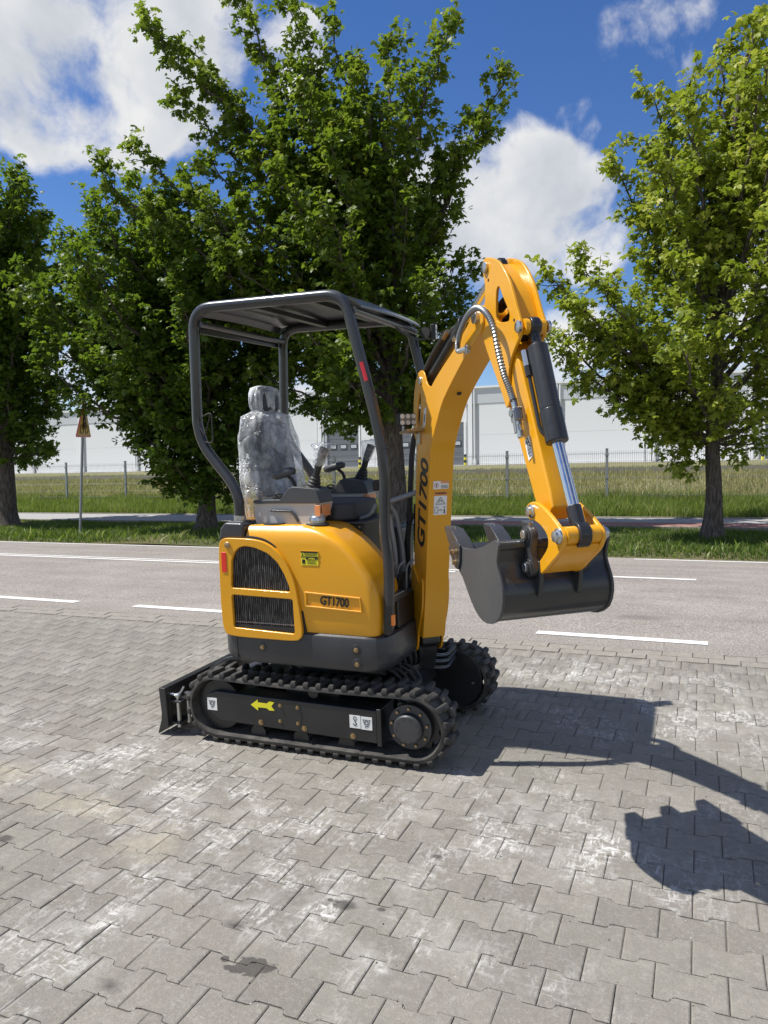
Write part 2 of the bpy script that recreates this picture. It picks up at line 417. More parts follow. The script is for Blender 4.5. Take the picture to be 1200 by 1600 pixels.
class MB:
    """collects shapes; build() links them as one mesh object"""
    def __init__(s): s.v = []; s.f = []; s.mi = []; s.cur = 0
    def add(s, vs, fs):
        b = len(s.v); s.v += [tuple(v) for v in vs]
        for f in fs: s.f.append(tuple(b+i for i in f)); s.mi.append(s.cur)
        return s
    def box(s, x0, x1, y0, y1, z0, z1):
        vs = [(x, y, z) for z in (z0, z1) for y in (y0, y1) for x in (x0, x1)]
        return s.add(vs, [(0, 2, 3, 1), (4, 5, 7, 6), (0, 1, 5, 4), (2, 6, 7, 3), (0, 4, 6, 2), (1, 3, 7, 5)])
    def prism(s, pts, a, b, axis='y'):
        """2D polygon extruded along axis from a to b; for y: pts=(x,z); for x: (y,z); for z: (x,y)"""
        def P(p, t): return {'y': (p[0], t, p[1]), 'x': (t, p[0], p[1]), 'z': (p[0], p[1], t)}[axis]
        n = len(pts); vs = [P(p, a) for p in pts] + [P(p, b) for p in pts]
        fs = [tuple(range(n)), tuple(reversed(range(n, 2*n)))]
        fs += [(i, n+i, n+(i+1) % n, (i+1) % n) for i in range(n)]
        return s.add(vs, fs)
    def loft(s, rings, cap=True):
        n = len(rings[0]); vs = [p for r in rings for p in r]; fs = []
        for k in range(len(rings)-1):
            for i in range(n):
                fs.append((k*n+i, k*n+(i+1) % n, (k+1)*n+(i+1) % n, (k+1)*n+i))
        if cap: fs.append(tuple(reversed(range(n)))); fs.append(tuple((len(rings)-1)*n+i for i in range(n)))
        return s.add(vs, fs)
    def tube(s, path, r, n=12, cap=True):
        P = [Vector(p) for p in path]; Q = [P[0]]
        for p in P[1:]:
            if (p-Q[-1]).length > 1e-5: Q.append(p)
        P = Q
        T = [((P[min(i+1, len(P)-1)]-P[max(i-1, 0)])).normalized() for i in range(len(P))]
        a = Vector((0, 0, 1)) if abs(T[0].z) < .9 else Vector((1, 0, 0))
        u = T[0].cross(a).normalized(); rings = []
        for i, p in enumerate(P):
            u = (u - T[i]*u.dot(T[i])).normalized(); w = T[i].cross(u)
            rr = r[i] if isinstance(r, (list, tuple)) else r
            rings.append([p + (u*math.cos(2*math.pi*k/n) + w*math.sin(2*math.pi*k/n))*rr for k in range(n)])
        return s.loft(rings, cap)
    def cyl(s, a, b, r, n=20): return s.tube([a, b], r, n)
    def lathe(s, prof, c, axis='y', n=28):
        """prof: (radius, t) along axis, around centre c"""
        c = Vector(c); ax = {'x': Vector((1, 0, 0)), 'y': Vector((0, 1, 0)), 'z': Vector((0, 0, 1))}[axis] if isinstance(axis, str) else Vector(axis).normalized()
        e = ax.orthogonal().normalized(); g = ax.cross(e)
        rings = [[c + ax*t + (e*math.cos(2*math.pi*k/n)+g*math.sin(2*math.pi*k/n))*max(r, 1e-4) for k in range(n)] for (r, t) in prof]
        return s.loft(rings)
    def build(s, name, mats, parent=None, bevel=0, seg=2, ang=35, smooth=True, kind=None, label=None, **kw):
        me = bpy.data.meshes.new(name); me.from_pydata(s.v, [], s.f)
        mats = mats if isinstance(mats, (list, tuple)) else [mats]
        for q in mats: me.materials.append(M[q] if isinstance(q, str) else q)
        me.polygons.foreach_set('material_index', s.mi)
        bm_fix(me)
        if smooth:
            me.polygons.foreach_set('use_smooth', [True]*len(me.polygons))
            me.set_sharp_from_angle(angle=R(ang))
        o = link(name, me, parent, kind, label, **kw)
        if bevel:
            b = o.modifiers.new('bevel', 'BEVEL'); b.width = bevel; b.segments = seg; b.limit_method = 'ANGLE'; b.angle_limit = R(ang); b.harden_normals = False
            for p in me.polygons: p.use_smooth = True
            me.set_sharp_from_angle(angle=R(180))
            w = o.modifiers.new('wn', 'WEIGHTED_NORMAL'); w.keep_sharp = False; w.weight = 80
        return o


def bm_fix(me):
    import bmesh
    b = bmesh.new(); b.from_mesh(me); bmesh.ops.recalc_face_normals(b, faces=b.faces); b.to_mesh(me); b.free(); me.update()


def plate_holes(outer, holes, a, b, name, mat, parent, axis='y', bevel=.003, **kw):
    """flat plate with holes: (x,z) outlines filled, then given thickness along the axis"""
    import bmesh
    bm = bmesh.new(); edges = []
    for lp in [outer] + holes:
        vs = [bm.verts.new((p[0], a, p[1]) if axis == 'y' else (a, p[0], p[1])) for p in lp]
        edges += [bm.edges.new((vs[i], vs[(i+1) % len(vs)])) for i in range(len(vs))]
    bmesh.ops.triangle_fill(bm, use_beauty=True, edges=edges)
    bmesh.ops.dissolve_limit(bm, angle_limit=.02, verts=bm.verts, edges=bm.edges)
    r = bmesh.ops.extrude_face_region(bm, geom=bm.faces[:])
    d = Vector((0, b-a, 0)) if axis == 'y' else Vector((b-a, 0, 0))
    bmesh.ops.translate(bm, vec=d, verts=[v for v in r['geom'] if isinstance(v, bmesh.types.BMVert)])
    bmesh.ops.recalc_face_normals(bm, faces=bm.faces)
    me = bpy.data.meshes.new(name); bm.to_mesh(me); bm.free(); me.materials.append(M[mat])
    for p in me.polygons: p.use_smooth = True
    o = link(name, me, parent, **kw)
    md = o.modifiers.new('bevel', 'BEVEL'); md.width = bevel; md.segments = 2; md.limit_method = 'ANGLE'; md.angle_limit = R(35)
    w = o.modifiers.new('wn', 'WEIGHTED_NORMAL'); w.weight = 80
    return o


def smooth_loop(pts, k=4, closed=True):
    """Catmull-Rom through 2D points"""
    n = len(pts); out = []
    rngi = range(n) if closed else range(n-1)
    for i in rngi:
        g = (lambda j: pts[j % n]) if closed else (lambda j: pts[max(0, min(n-1, j))])
        p0, p1, p2, p3 = g(i-1), g(i), g(i+1), g(i+2)
        for q in range(k):
            t = q/k
            out.append(tuple(.5*((2*p1[c]) + (-p0[c]+p2[c])*t + (2*p0[c]-5*p1[c]+4*p2[c]-p3[c])*t*t + (-p0[c]+3*p1[c]-3*p2[c]+p3[c])*t**3) for c in (0, 1)))
    if not closed: out.append(pts[-1])
    return out


def text_obj(name, s, size, mat, parent, mat4, sx=1.0, bold=.0, ext=.0008, label=None):
    cu = bpy.data.curves.new(name, 'FONT'); cu.body = s; cu.size = size; cu.extrude = ext; cu.offset = bold
    cu.space_character = .94; cu.align_x = 'CENTER'; cu.align_y = 'CENTER'; cu.resolution_u = 3
    tmp = bpy.data.objects.new('tmp', cu); col.objects.link(tmp)
    dg = bpy.context.evaluated_depsgraph_get(); me = bpy.data.meshes.new_from_object(tmp.evaluated_get(dg))
    bpy.data.objects.remove(tmp); me.name = name
    me.transform(Matrix.Diagonal((sx, 1, 1, 1))); me.transform(mat4)
    me.materials.clear(); me.materials.append(M[mat])
    return link(name, me, parent, label=label)


def frame(o, x, y):
    """matrix with origin o, local x and y axes"""
    x = Vector(x).normalized(); y = Vector(y); y = (y - x*y.dot(x)).normalized(); z = x.cross(y)
    m = Matrix.Identity(4)
    for i in range(3): m[i][0] = x[i]; m[i][1] = y[i]; m[i][2] = z[i]; m[i][3] = o[i]
    return m


def np_mesh(name, verts, faces, mats, rnd=None, n=3, mi=None):
    me = bpy.data.meshes.new(name)
    verts = np.asarray(verts, np.float32); faces = np.asarray(faces, np.int32)
    me.vertices.add(len(verts)); me.vertices.foreach_set('co', verts.ravel())
    me.loops.add(faces.size); me.loops.foreach_set('vertex_index', faces.ravel())
    me.polygons.add(len(faces)); me.polygons.foreach_set('loop_start', np.arange(0, faces.size, n, dtype=np.int32))
    me.polygons.foreach_set('loop_total', np.full(len(faces), n, np.int32))
    if mi is not None: me.polygons.foreach_set('material_index', np.asarray(mi, np.int32))
    me.update(calc_edges=True)
    if rnd is not None:
        at = me.attributes.new('rnd', 'FLOAT', 'FACE'); at.data.foreach_set('value', np.asarray(rnd, np.float32))
    for q in mats: me.materials.append(M[q])
    return me


# ================================================================== GROUND
def zpave(y):
    return .0085*(y-.2)**2 if y > .2 else 0.0
YB = 5.72                      # yard / road border
ZR = zpave(YB)
PROFILE = [(YB, ZR), (6.1, .258), (9.3, .318), (12.45, .235)]
def zpoly(y, P):
    if y <= P[0][0]: return P[0][1]
    for (a, za), (b, zb) in zip(P, P[1:]):
        if y <= b: return za + (zb-za)*(y-a)/(b-a)
    return P[-1][1]
LAND = [(12.45, .225), (12.7, .30), (14.5, .43), (15.6, .49), (17.6, .57), (18.0, .60), (19.5, .86), (21.5, 1.22), (24.0, 1.60), (30, 1.85), (60, 2.60), (67, 2.74), (90, 2.8), (400, 3.0)]
def zland(y): return zpoly(y, LAND)


def sheet(name, ys, zf, x0, x1, mat, nx=2, wob=0, thick=None, parent=None, kind='structure', **kw):
    vs = []; fs = []; xs = [x0+(x1-x0)*i/(nx-1) for i in range(nx)]
    for y in ys:
        for x in xs:
            vs.append((x, y, zf(y) + (wob*(math.sin(x*1.3+y*.7)+math.sin(x*.47-y*1.1+1)) if wob else 0)))
    for j in range(len(ys)-1):
        for i in range(nx-1): fs.append((j*nx+i, j*nx+i+1, (j+1)*nx+i+1, (j+1)*nx+i))
    me = bpy.data.meshes.new(name); me.from_pydata(vs, [], fs); me.materials.append(M[mat])
    for p in me.polygons: p.use_smooth = True
    return link(name, me, parent, kind=kind, **kw)


lin = lambda a, b, n: [a+(b-a)*i/(n-1) for i in range(n)]
# bare earth under everything out to the horizon
sheet('ground', [-400, -60, -6, .2, 2, 4, YB, 12.4, 12.7, 60, 400], lambda y: (zpave(min(y, YB)) if y < YB+.01 else zland(max(y, 12.45)) if y > 12.5 else .2) - .10, -500, 500, 'soil')
# ---- road
road = sheet('road', [YB, 6.1] + lin(6.6, 9.3, 6) + lin(9.9, 12.45, 6), lambda y: zpoly(y, PROFILE), -120, 120, 'asphalt', label='grey asphalt road')
def line_on_road(name, x0, x1, ya, yb, label):
    m = MB()
    z = lambda y: zpoly(y, PROFILE)+.004
    m.add([(x0, ya, z(ya)), (x1, ya, z(ya)), (x1, yb, z(yb)), (x0, yb, z(yb))], [(0, 1, 2, 3)])
    return m.build(name, 'roadpaint', road, smooth=False, kind='structure')
for k in range(-24, 14):       # dashed edge line beside the yard
    a = -1.22 + 2.03*k
    if k == -1: a, b = -3.3, -2.05
    b = a + 1.27
    if k == -1: continue
    line_on_road('edge_dash', a, b, 6.03, 6.15, '')
line_on_road('centre_line', -80, -2.9, 9.24, 9.34, ''); line_on_road('centre_line', -80, -2.9, 9.46, 9.56, '')
for a in (-3.3+.9, 3.0, 8.4, 13.8, 19.2): line_on_road('centre_dash', a, a+2.35 if a < 0 else a+2.4, 9.30, 9.44, '')
line_on_road('far_edge_line', -80, -4.9, 12.16, 12.27, ''); line_on_road('far_edge_line', -.95, 60, 12.16, 12.27, '')

# ---- yard: interlocking concrete pavers, real blocks
yard = sheet('pavement', [-8] + lin(.2, YB, 24), lambda y: zpave(y)-.0058, -30, 12, 'sand', label='grey interlocking concrete paving of the yard')
PX, PY, GAP, AMP = .200, .1430, .0034, .0112
def paver_outline(shrink):
    h = PY/2; g = GAP/2+shrink; pts = []
    prof = [(0, 1), (.040, 1), (.049, .62), (.054, -.55), (.064, -1)]
    full = prof + [(.2-x, v) for x, v in prof[::-1]]
    for (x, s) in full: pts.append((x-.1, -h - AMP*s + g))
    for (x, s) in full[::-1]: pts.append((x-.1, h + AMP*s - g))
    return [(max(-.1+g, min(.1-g, x)), y) for x, y in pts]
def paver_geom():
    o, i = paver_outline(0), paver_outline(.0040); n = len(o)
    v = [(x, y, -.03) for x, y in o] + [(x, y, -.0024) for x, y in o] + [(x, y, 0) for x, y in i]
    f = [(k, (k+1) % n, n+(k+1) % n, n+k) for k in range(n)] + [(n+k, n+(k+1) % n, 2*n+(k+1) % n, 2*n+k) for k in range(n)]
    # top as three convex quads (ends and waist)
    t = 2*n
    f += [(t+k, t+k+1, t+n-2-k, t+n-1-k) for k in range(n//2-1)]
    return v, f
pv, pf = paver_geom()
pme = bpy.data.meshes.new('paving_stone'); pme.from_pydata(pv, [], pf); pme.materials.append(M['paver'])
blocks = []
y_first = YB-.21-PY/2
for r in range(-2, 62):
    y = y_first - r*PY
    if r < 0 or y < -.6: continue
    for c in range(-78, 26):
        x = -1.02 + c*PX + (PX/2 if r % 2 else 0)
        # keep what the photo could plausibly see, with a margin at each side
        dx, dy = x, y
        depth = dx*f0.x + dy*f0.y; side = dx*r0.x + dy*r0.y
        if depth < .2 and y < 1.2 and abs(side) > 1.6: continue
        if depth < -.2 or abs(side) > .62*max(depth, 0)+2.2: continue
        blocks.append((x, y, depth, side))
def block_T(x, y):
    h = (math.sin(x*91.7+y*47.3)*43758.5) % 1; h2 = (math.sin(x*17.3-y*77.1)*24634.6) % 1; h3 = (math.sin(x*53.3+y*9.1)*13758.5) % 1
    return (x+(h-.5)*.0015, y+(h2-.5)*.0015, zpave(y)+(h3-.5)*.0028, math.atan(.017*(y-.2))+(h-.5)*.012, (h2-.5)*.012, (h3-.5)*.012)
vis = [b for b in blocks if b[2] > 1.55 and abs(b[3]) < .52*b[2]]
vis.sort(key=lambda b: b[2]); near = set((b[0], b[1]) for b in vis[:296])
for b in vis[:296]:
    x, y, z, rx, ry, rz = block_T(b[0], b[1])
    o = link('paving_stone', pme, yard, kind='structure'); o.location = (x, y, z); o.rotation_euler = (rx, ry, rz)
rest = [b for b in blocks if (b[0], b[1]) not in near]
base_v = np.array(pv); nv = len(pv); V = []; F4 = []; rr = []
quads = np.array(pf)
for k, b in enumerate(rest):
    x, y, z, rx, ry, rz = block_T(b[0], b[1])
    Mx = np.array(Matrix.LocRotScale(Vector((x, y, z)), __import__('mathutils').Euler((rx, ry, rz)), None))
    V.append(base_v @ Mx[:3, :3].T + Mx[:3, 3]); F4.append(quads + k*nv)
    rr += [(math.sin(x*12.9898+y*78.233)*43758.5453) % 1]*len(quads)
me = np_mesh('paving_stones', np.concatenate(V), np.concatenate(F4), ['paverfield'], rr, 4)
link('paving_field', me, yard, kind='stuff')
# two courses of flat border blocks, 300 in view at most
bb = MB().box(-.0975, .0975, -.0475, .0475, -.03, 0).build('border_block', 'kerb', yard, bevel=.003, seg=1, kind='structure')
bme = bb.data; first = True
for row, y in enumerate((YB-.05, YB-.15)):
    for c in range(-46, 16):
        x = -.95 + c*.2 + row*.1
        if first: o = bb; first = False
        else:
            o = bb.copy(); col.objects.link(o)
        o.location = (x, y, zpave(y)+.002*((c*7+row*3) % 3)); o.rotation_euler = (math.atan(.017*(y-.2)), 0, ((c*13 % 5)-2)*.003)

# grit in the joints and lying loose
gm = MB()
for k in range(420):
    d_ = 1.9 + 4.5*random.random()**1.3; sd_ = random.uniform(-.52, .52)*d_; x = f0.x*d_ + r0.x*sd_; y = f0.y*d_ + r0.y*sd_
    if y > YB-.02: continue
    if random.random() < .6: y = y_first - round((y_first-y)/PY)*PY + PY/2 + random.uniform(-.008, .008)
    q = random.uniform(.0014, .0042); z = zpave(y); gm.cur = random.choice((0, 0, 1))
    v = [(x+q*random.uniform(.7, 1.2)*a, y+q*random.uniform(.7, 1.2)*b, z+q*c) for a, b, c in [(1, 0, 0), (0, 1, 0), (-1, 0, 0), (0, -1, 0), (0, 0, .9), (0, 0, -.8)]]
    gm.add(v, [(0, 1, 4), (1, 2, 4), (2, 3, 4), (3, 0, 4), (1, 0, 5), (2, 1, 5), (3, 2, 5), (0, 3, 5)])
M['grit'] = m_ground('grit_dark', (.045, .038, .030), (.10, .08, .06), 90); M['gritpale'] = m_ground('grit_pale', (.45, .43, .39), (.6, .58, .54), 90)
gm.build('grit', ['grit', 'gritpale'], None, smooth=False, kind='stuff')

# ---- verge, path, slope
verge = sheet('verge', lin(12.45, 15.6, 10), zland, -60, 45, 'soil', 90, .02)
path = sheet('path', [15.6, 17.6], lambda y: zland(y)+.03, -60, 45, 'path')
mb = MB(); z = lambda y: zland(y)+.036
mb.add([(-5.5, 15.62, z(15.62)), (45, 15.62, z(15.62)), (45, 16.55, z(16.55)), (-5.5, 16.55, z(16.55))], [(0, 1, 2, 3)]); mb.build('red_strip', 'redpath', path, smooth=False, kind='structure')
for y in (15.58, 17.62):
    m2 = MB(); m2.box(-60, 45, y-.03, y+.03, zland(y)-.1, zland(y)+.055); m2.build('path_edging', 'kerb', path, bevel=.008, seg=1, kind='structure')
slope = sheet('grass_slope', lin(17.65, 24, 16), zland, -70, 45, 'slope', 110, .03)
sheet('upper_field', lin(24, 63, 12), zland, -110, 60, 'drygrass', 60, .03)
sheet('yard_apron', [63, 70.5], lambda y: zland(y)+.02, -110, 60, 'yard')
mb = MB()
for k in range(0, 1): mb.box(-70, 45, 23.92, 24.06, 1.45, 1.80)
mb.build('retaining_kerb', 'kerb', None, kind='structure')


# ---- grass blades
def blades(name, n, x0, x1, ya, yb, h0, h1, mat, zf, w=.012, lean=.35, weight=None, keep=None, parent=None):
    x = rng.uniform(x0, x1, n); y = rng.uniform(ya, yb, n)
    dep = x*f0.x + y*f0.y; side = x*r0.x + y*r0.y
    ok = np.abs(side) < .56*dep + 1.5
    if keep is not None: ok &= keep(x, y)
    x, y = x[ok], y[ok]; n = len(x)
    cl = .5+.5*np.sin(x*2.1+3*np.sin(y*1.7))*np.sin(y*2.9+x*.8)
    h = rng.uniform(h0, h1, n)*(.65+.6*cl); a = rng.uniform(0, 2*math.pi, n)
    z = np.interp(y, [p[0] for p in LAND], [p[1] for p in LAND]) - .015
    dx, dy = np.cos(a)*w, np.sin(a)*w; lx, ly = rng.normal(0, lean, n)*h, rng.normal(0, lean, n)*h
    V = np.empty((n, 5, 3), np.float32)
    V[:, 0] = np.stack([x-dx, y-dy, z], 1); V[:, 1] = np.stack([x+dx, y+dy, z], 1)
    V[:, 2] = np.stack([x-dx*.8+lx*.35, y-dy*.8+ly*.35, z+h*.55], 1); V[:, 3] = np.stack([x+dx*.8+lx*.35, y+dy*.8+ly*.35, z+h*.55], 1)
    V[:, 4] = np.stack([x+lx, y+ly, z+h*.97], 1)
    i = np.arange(n)[:, None]*5
    F = np.concatenate([i+[0, 1, 3], i+[0, 3, 2], i+[2, 3, 4]])
    r1 = np.clip(rng.uniform(0, 1, n)*.75 + cl*.25, 0, 1)
    me = np_mesh(name, V.reshape(-1, 3), F, [mat], np.concatenate([r1, r1, r1]))
    return link(name, me, parent, kind='stuff')
blades('verge_grass', 70000, -22, 4.5, 12.5, 15.5, .03, .12, 'grass', None, .007)
blades('weeds', 1300, -22, 4.5, 12.5, 13.3, .08, .24, 'tallgrass', None, .016, .5)
blades('meadow_grass', 75000, -28, 5.5, 17.7, 19.9, .14, .36, 'tallgrass', None, .008, .25)
blades('slope_grass', 60000, -34, 7, 19.3, 23.85, .10, .30, 'straw', None, .010, .4)
blades('field_grass', 14000, -40, 10, 24.1, 33, .04, .12, 'straw', None, .02, .5)


# ================================================================== TREES
def leaf_shape():
    pts = [(0, 0), (.22, -.06), (.50, -.10), (.34, .14), (.62, .26), (.58, .46), (.24, .42), (.30, .72), (0, 1.05), (-.30, .72), (-.24, .42), (-.58, .46), (-.62, .26), (-.34, .14), (-.50, -.10), (-.22, -.06)]
    z = [0, 0, -.10, 0, -.12, -.16, .02, -.06, -.25, -.06, .02, -.16, -.12, 0, -.10, 0]
    v = np.array([(0, .3, .05)] + [(p[0], p[1], zz) for p, zz in zip(pts, z)]); n = len(pts)
    f = np.array([(0, 1+i, 1+(i+1) % n) for i in range(n)])
    return v, f
LV, LF = leaf_shape()


def make_tree(base, trunk, tr, env, lows, explicit, leafmat, label, n_limb, seed, leaf=.085, dens=1.0, extra=()):
    """trunk: polyline (offsets); env: list of (z, radius, centre offset along the image) describing the crown; explicit: limb end points"""
    rg = np.random.default_rng(seed); base = np.array(base)
    root = empty('maple_tree', base, label=label, cat='tree', group='roadside maple trees')
    T = np.array(trunk, float); tl = T[:, 2]
    wood = MB(); rightv = np.array([r0.x, r0.y, 0]); fwdv = np.array([f0.x, f0.y, 0])
    tp = [Vector(p) for p in smooth3(T, 5)]
    rad = [tr*(1-.80*i/(len(tp)-1))*(1+.75*math.exp(-max(p.z, 0)/.22)) for i, p in enumerate(tp)]
    tm = MB(); tm.tube(tp, rad, 14, True); trunk_o = tm.build('trunk', 'bark', root)
    def on_trunk(z): return np.array([np.interp(z, tl, T[:, c]) for c in range(3)])
    ez = [e[0] for e in env]
    def envr(z): return np.interp(z, ez, [e[1] for e in env]), np.interp(z, ez, [e[2] for e in env])
    limbs = []
    zmin, zmax = env[0][0], env[-1][0]
    for k in range(n_limb):
        az = k*2.39996 + rg.uniform(-.3, .3); u = (k+.5)/n_limb
        z = zmin + (zmax-zmin)*(u**.9); rr_, off = envr(z)
        e = np.array([0, 0, z]) + rightv*(off+math.cos(az)*rr_*rg.uniform(.72, 1.0)) + fwdv*(math.sin(az)*rr_*rg.uniform(.72, 1.0))
        limbs.append((e, None))
    for e in explicit: limbs.append((np.array(e, float)-base, .55))
    leaves = []; twseg = []
    def grow(a, b, r_a, lift, order):
        L = np.linalg.norm(b-a); n = max(4, int(L/.35)+2)
        mid = (a+b)/2 + np.array([0, 0, lift*L]); t = np.linspace(0, 1, n)[:, None]
        P = a*(1-t)**2 + 2*mid*t*(1-t) + b*t*t
        if order < 2: P[1:-1] += rg.normal(0, .035*L/3, P[1:-1].shape)
        rd = [max(.004, r_a*(1-.86*q)) for q in np.linspace(0, 1, n)]
        twseg.append((P, rd, 7 if order == 0 else 4)); return P, L
    for (e, nar) in limbs:
        hd = math.hypot(e[0], e[1]); zs = max(lows, min(tl[-1]-.1, e[2]*rg.uniform(.50, .66) - .10*hd)); zs = min(zs, e[2]-.05) if e[2] > lows else lows
        a = on_trunk(zs); P, L = grow(a, e, min(.075, .016+.012*np.linalg.norm(e-a)), -.10, 0)
        nsub = max(4, int(L/(.20 if nar else .235)*dens))
        for j in range(nsub):
            q = .22 + .80*(j+rg.uniform(0, 1))/nsub; q = min(q, 1)
            c = np.array([np.interp(q, np.linspace(0, 1, len(P)), P[:, i]) for i in range(3)])
            d = (e-a)/L; s = rg.normal(0, 1, 3); s -= d*(s@d); s /= np.linalg.norm(s)+1e-6
            ln = (.40+(.12 if nar else .28)*L*(1-q))*rg.uniform(.6, 1.15)
            d2 = d*rg.uniform(.45, .95) + s*rg.uniform(.6, 1.1) + np.array([0, 0, .22]); d2 /= np.linalg.norm(d2)
            Q, l2 = grow(c, c+d2*ln, .012, -.06, 1)
            nt = max(4, int(l2/.095))
            for i in range(nt):
                w = .15+.9*(i+rg.uniform(0, 1))/nt; w = min(w, 1.0)
                g = np.array([np.interp(w, np.linspace(0, 1, len(Q)), Q[:, x]) for x in range(3)])
                s2 = rg.normal(0, 1, 3); s2[2] = s2[2]*.5+.1; s2 /= np.linalg.norm(s2)
                leaves.append((g, s2*rg.uniform(.12, .30), rg.integers(5, 9)))
        for i in range(3): leaves.append((e, rg.normal(0, .1, 3), 7))
    for (c, nn, sp) in extra:
        for i in range(nn): leaves.append((np.array(c, float)-base+rg.normal(0, sp, 3)*[1, 1, 1.1], rg.normal(0, .12, 3), 7))
    # wood of the branches
    for P, rd, k in twseg: wood.tube([Vector(p) for p in P], rd, k, False)
    wood.build('branches', 'bark', root, kind='stuff')
    g = np.array([l[0] for l in leaves]); s = np.array([l[1] for l in leaves]); cnt = np.array([l[2] for l in leaves])
    idx = np.repeat(np.arange(len(leaves)), cnt); n = len(idx)
    tt = rg.uniform(.1, 1.1, n)[:, None]
    pos = g[idx] + s[idx]*tt + rg.normal(0, .055, (n, 3))
    low = pos[:, 2] > .25; pos = pos[low]; n = len(pos); idx = idx[low]
    # leaf frame: normal mostly up, tip outward and drooping
    nrm = rg.normal(0, .62, (n, 3)) + [0, 0, 1.0] + np.array([SUN.x, SUN.y, 0])*.35; nrm /= np.linalg.norm(nrm, axis=1)[:, None]
    out = pos - [0, 0, 0]; out[:, 2] = 0; out /= np.linalg.norm(out, axis=1)[:, None]+1e-6
    tip = out*.7 + rg.normal(0, .6, (n, 3)) + [0, 0, -.45]; tip -= nrm*np.sum(tip*nrm, 1)[:, None]; tip /= np.linalg.norm(tip, axis=1)[:, None]+1e-6
    sd = np.cross(tip, nrm); sz = leaf*1.32*rg.uniform(.55, 1.3, n)
    V = pos[:, None, :] + (LV[None, :, 0, None]*sd[:, None, :] + LV[None, :, 1, None]*tip[:, None, :] + LV[None, :, 2, None]*nrm[:, None, :])*sz[:, None, None]
    F = (LF[None]+(np.arange(n)*len(LV))[:, None, None]).reshape(-1, 3)
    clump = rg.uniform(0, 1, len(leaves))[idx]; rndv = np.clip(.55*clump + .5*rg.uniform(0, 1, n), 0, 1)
    topness = np.clip((pos[:, 2]-env[0][0])/(env[-1][0]-env[0][0]), 0, 1); rndv = np.clip(rndv*.8+.25*topness, 0, 1)  # crown tops paler, sunlight put into the leaf tone
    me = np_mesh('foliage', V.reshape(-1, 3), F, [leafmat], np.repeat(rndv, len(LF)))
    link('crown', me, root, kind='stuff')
    return root, n


def smooth3(P, k):
    P = np.asarray(P, float); out = []
    for i in range(len(P)-1):
        p0, p1, p2, p3 = P[max(i-1, 0)], P[i], P[i+1], P[min(i+2, len(P)-1)]
        for q in range(k):
            t = q/k; out.append(.5*((2*p1)+(-p0+p2)*t+(2*p0-5*p1+4*p2-p3)*t*t+(-p0+3*p1-3*p2+p3)*t**3))
    out.append(P[-1]); return out


def at_depth(x, y, depth):
    """world point seen in direction (x, y) at this distance along the view"""
    return tuple(Vector((0, 0, 1.5)) + (rt*((x-600)/1190) - up*((y-800)/1190) + fw)*depth)


YT = 14.5
nleaf = 0
LEAF = 1.38
_, k = make_tree((.17, YT, zland(YT)-.05), [(0, 0, 0), (.03, 0, .8), (-.0, .0, 1.7), (.05, .05, 2.6), (.12, .1, 4), (.25, 0, 5.6), (.35, 0, 7.3), (.5, 0, 8.2)], .155,
    [(1.5, .9, -.2), (2.4, 1.8, 0), (3.4, 2.5, .1), (5.0, 2.3, .3), (6.3, 2.0, .5), (7.5, 1.6, .7), (8.9, .5, .9)], 1.7,
    [at_depth(855, 430, 13.3), at_depth(862, 520, 13.0), at_depth(905, 400, 13.5), at_depth(895, 570, 13), at_depth(1020, 150, 13.3), at_depth(1130, 70, 13.3), at_depth(960, 260, 13.4), at_depth(1185, 30, 13.2), at_depth(985, 640, 12.8), at_depth(1190, 600, 12.6), at_depth(1010, 220, 12.4), at_depth(900, 470, 12.7), at_depth(930, 520, 13.6), at_depth(940, 440, 12.4), at_depth(960, 590, 12.9)],
    'leaflight', 'light yellow-green maple tree on the verge, standing alone at the right of the bucket', 35, 11, .080, 1.0,
    extra=[(at_depth(1075, 690, 13.2), 16, .13), (at_depth(1060, 720, 13.2), 14, .12), (at_depth(1150, 690, 13.3), 10, .12), (at_depth(1040, 660, 13.1), 20, .2), (at_depth(1085, 640, 13.2), 30, .22), (at_depth(1070, 670, 13.3), 26, .18)])
nleaf += k
_, k = make_tree((-5.74, YT, zland(YT)-.05), [(0, 0, 0), (-.05, 0, 1.2), (-.10, .0, 2.4), (-.12, .05, 3.3), (-.05, .1, 4.6), (.05, 0, 6), (-.1, 0, 7.2), (-.3, 0, 8.6)], .235,
    [(2.3, 1.7, -.7), (3.4, 2.4, -.9), (5.0, 2.7, -1.1), (6.6, 2.3, -1.3), (7.8, 1.8, -1.3), (8.8, 1.2, -1.2), (9.6, .6, -1.2)], 2.3,
    [at_depth(225, 40, 15.2), at_depth(290, 75, 15.4), at_depth(360, -10, 15.4), at_depth(450, 10, 15.6), at_depth(520, 40, 15.2), at_depth(610, 60, 15.8), at_depth(705, 25, 15.6), at_depth(785, 110, 15.6), at_depth(740, 190, 15.4),
     at_depth(210, 235, 15.2), at_depth(165, 265, 15.0), at_depth(690, 250, 15.8), at_depth(735, 420, 15.6), at_depth(720, 480, 15.4), at_depth(660, 330, 15), at_depth(280, 160, 15.6), at_depth(640, 130, 15), at_depth(560, 640, 14.4), at_depth(700, 560, 15.2), at_depth(520, 650, 14.6), at_depth(640, 620, 15), at_depth(380, 330, 14.4), at_depth(300, 300, 14.6), at_depth(330, 250, 15), at_depth(250, 330, 14.8), at_depth(400, 240, 14.8), at_depth(350, 380, 14.2), at_depth(430, 160, 15.2)],
    'leafmid', 'tallest maple tree, spreading dark green crown behind the excavator', 36, 23, .086, 1.05)
nleaf += k
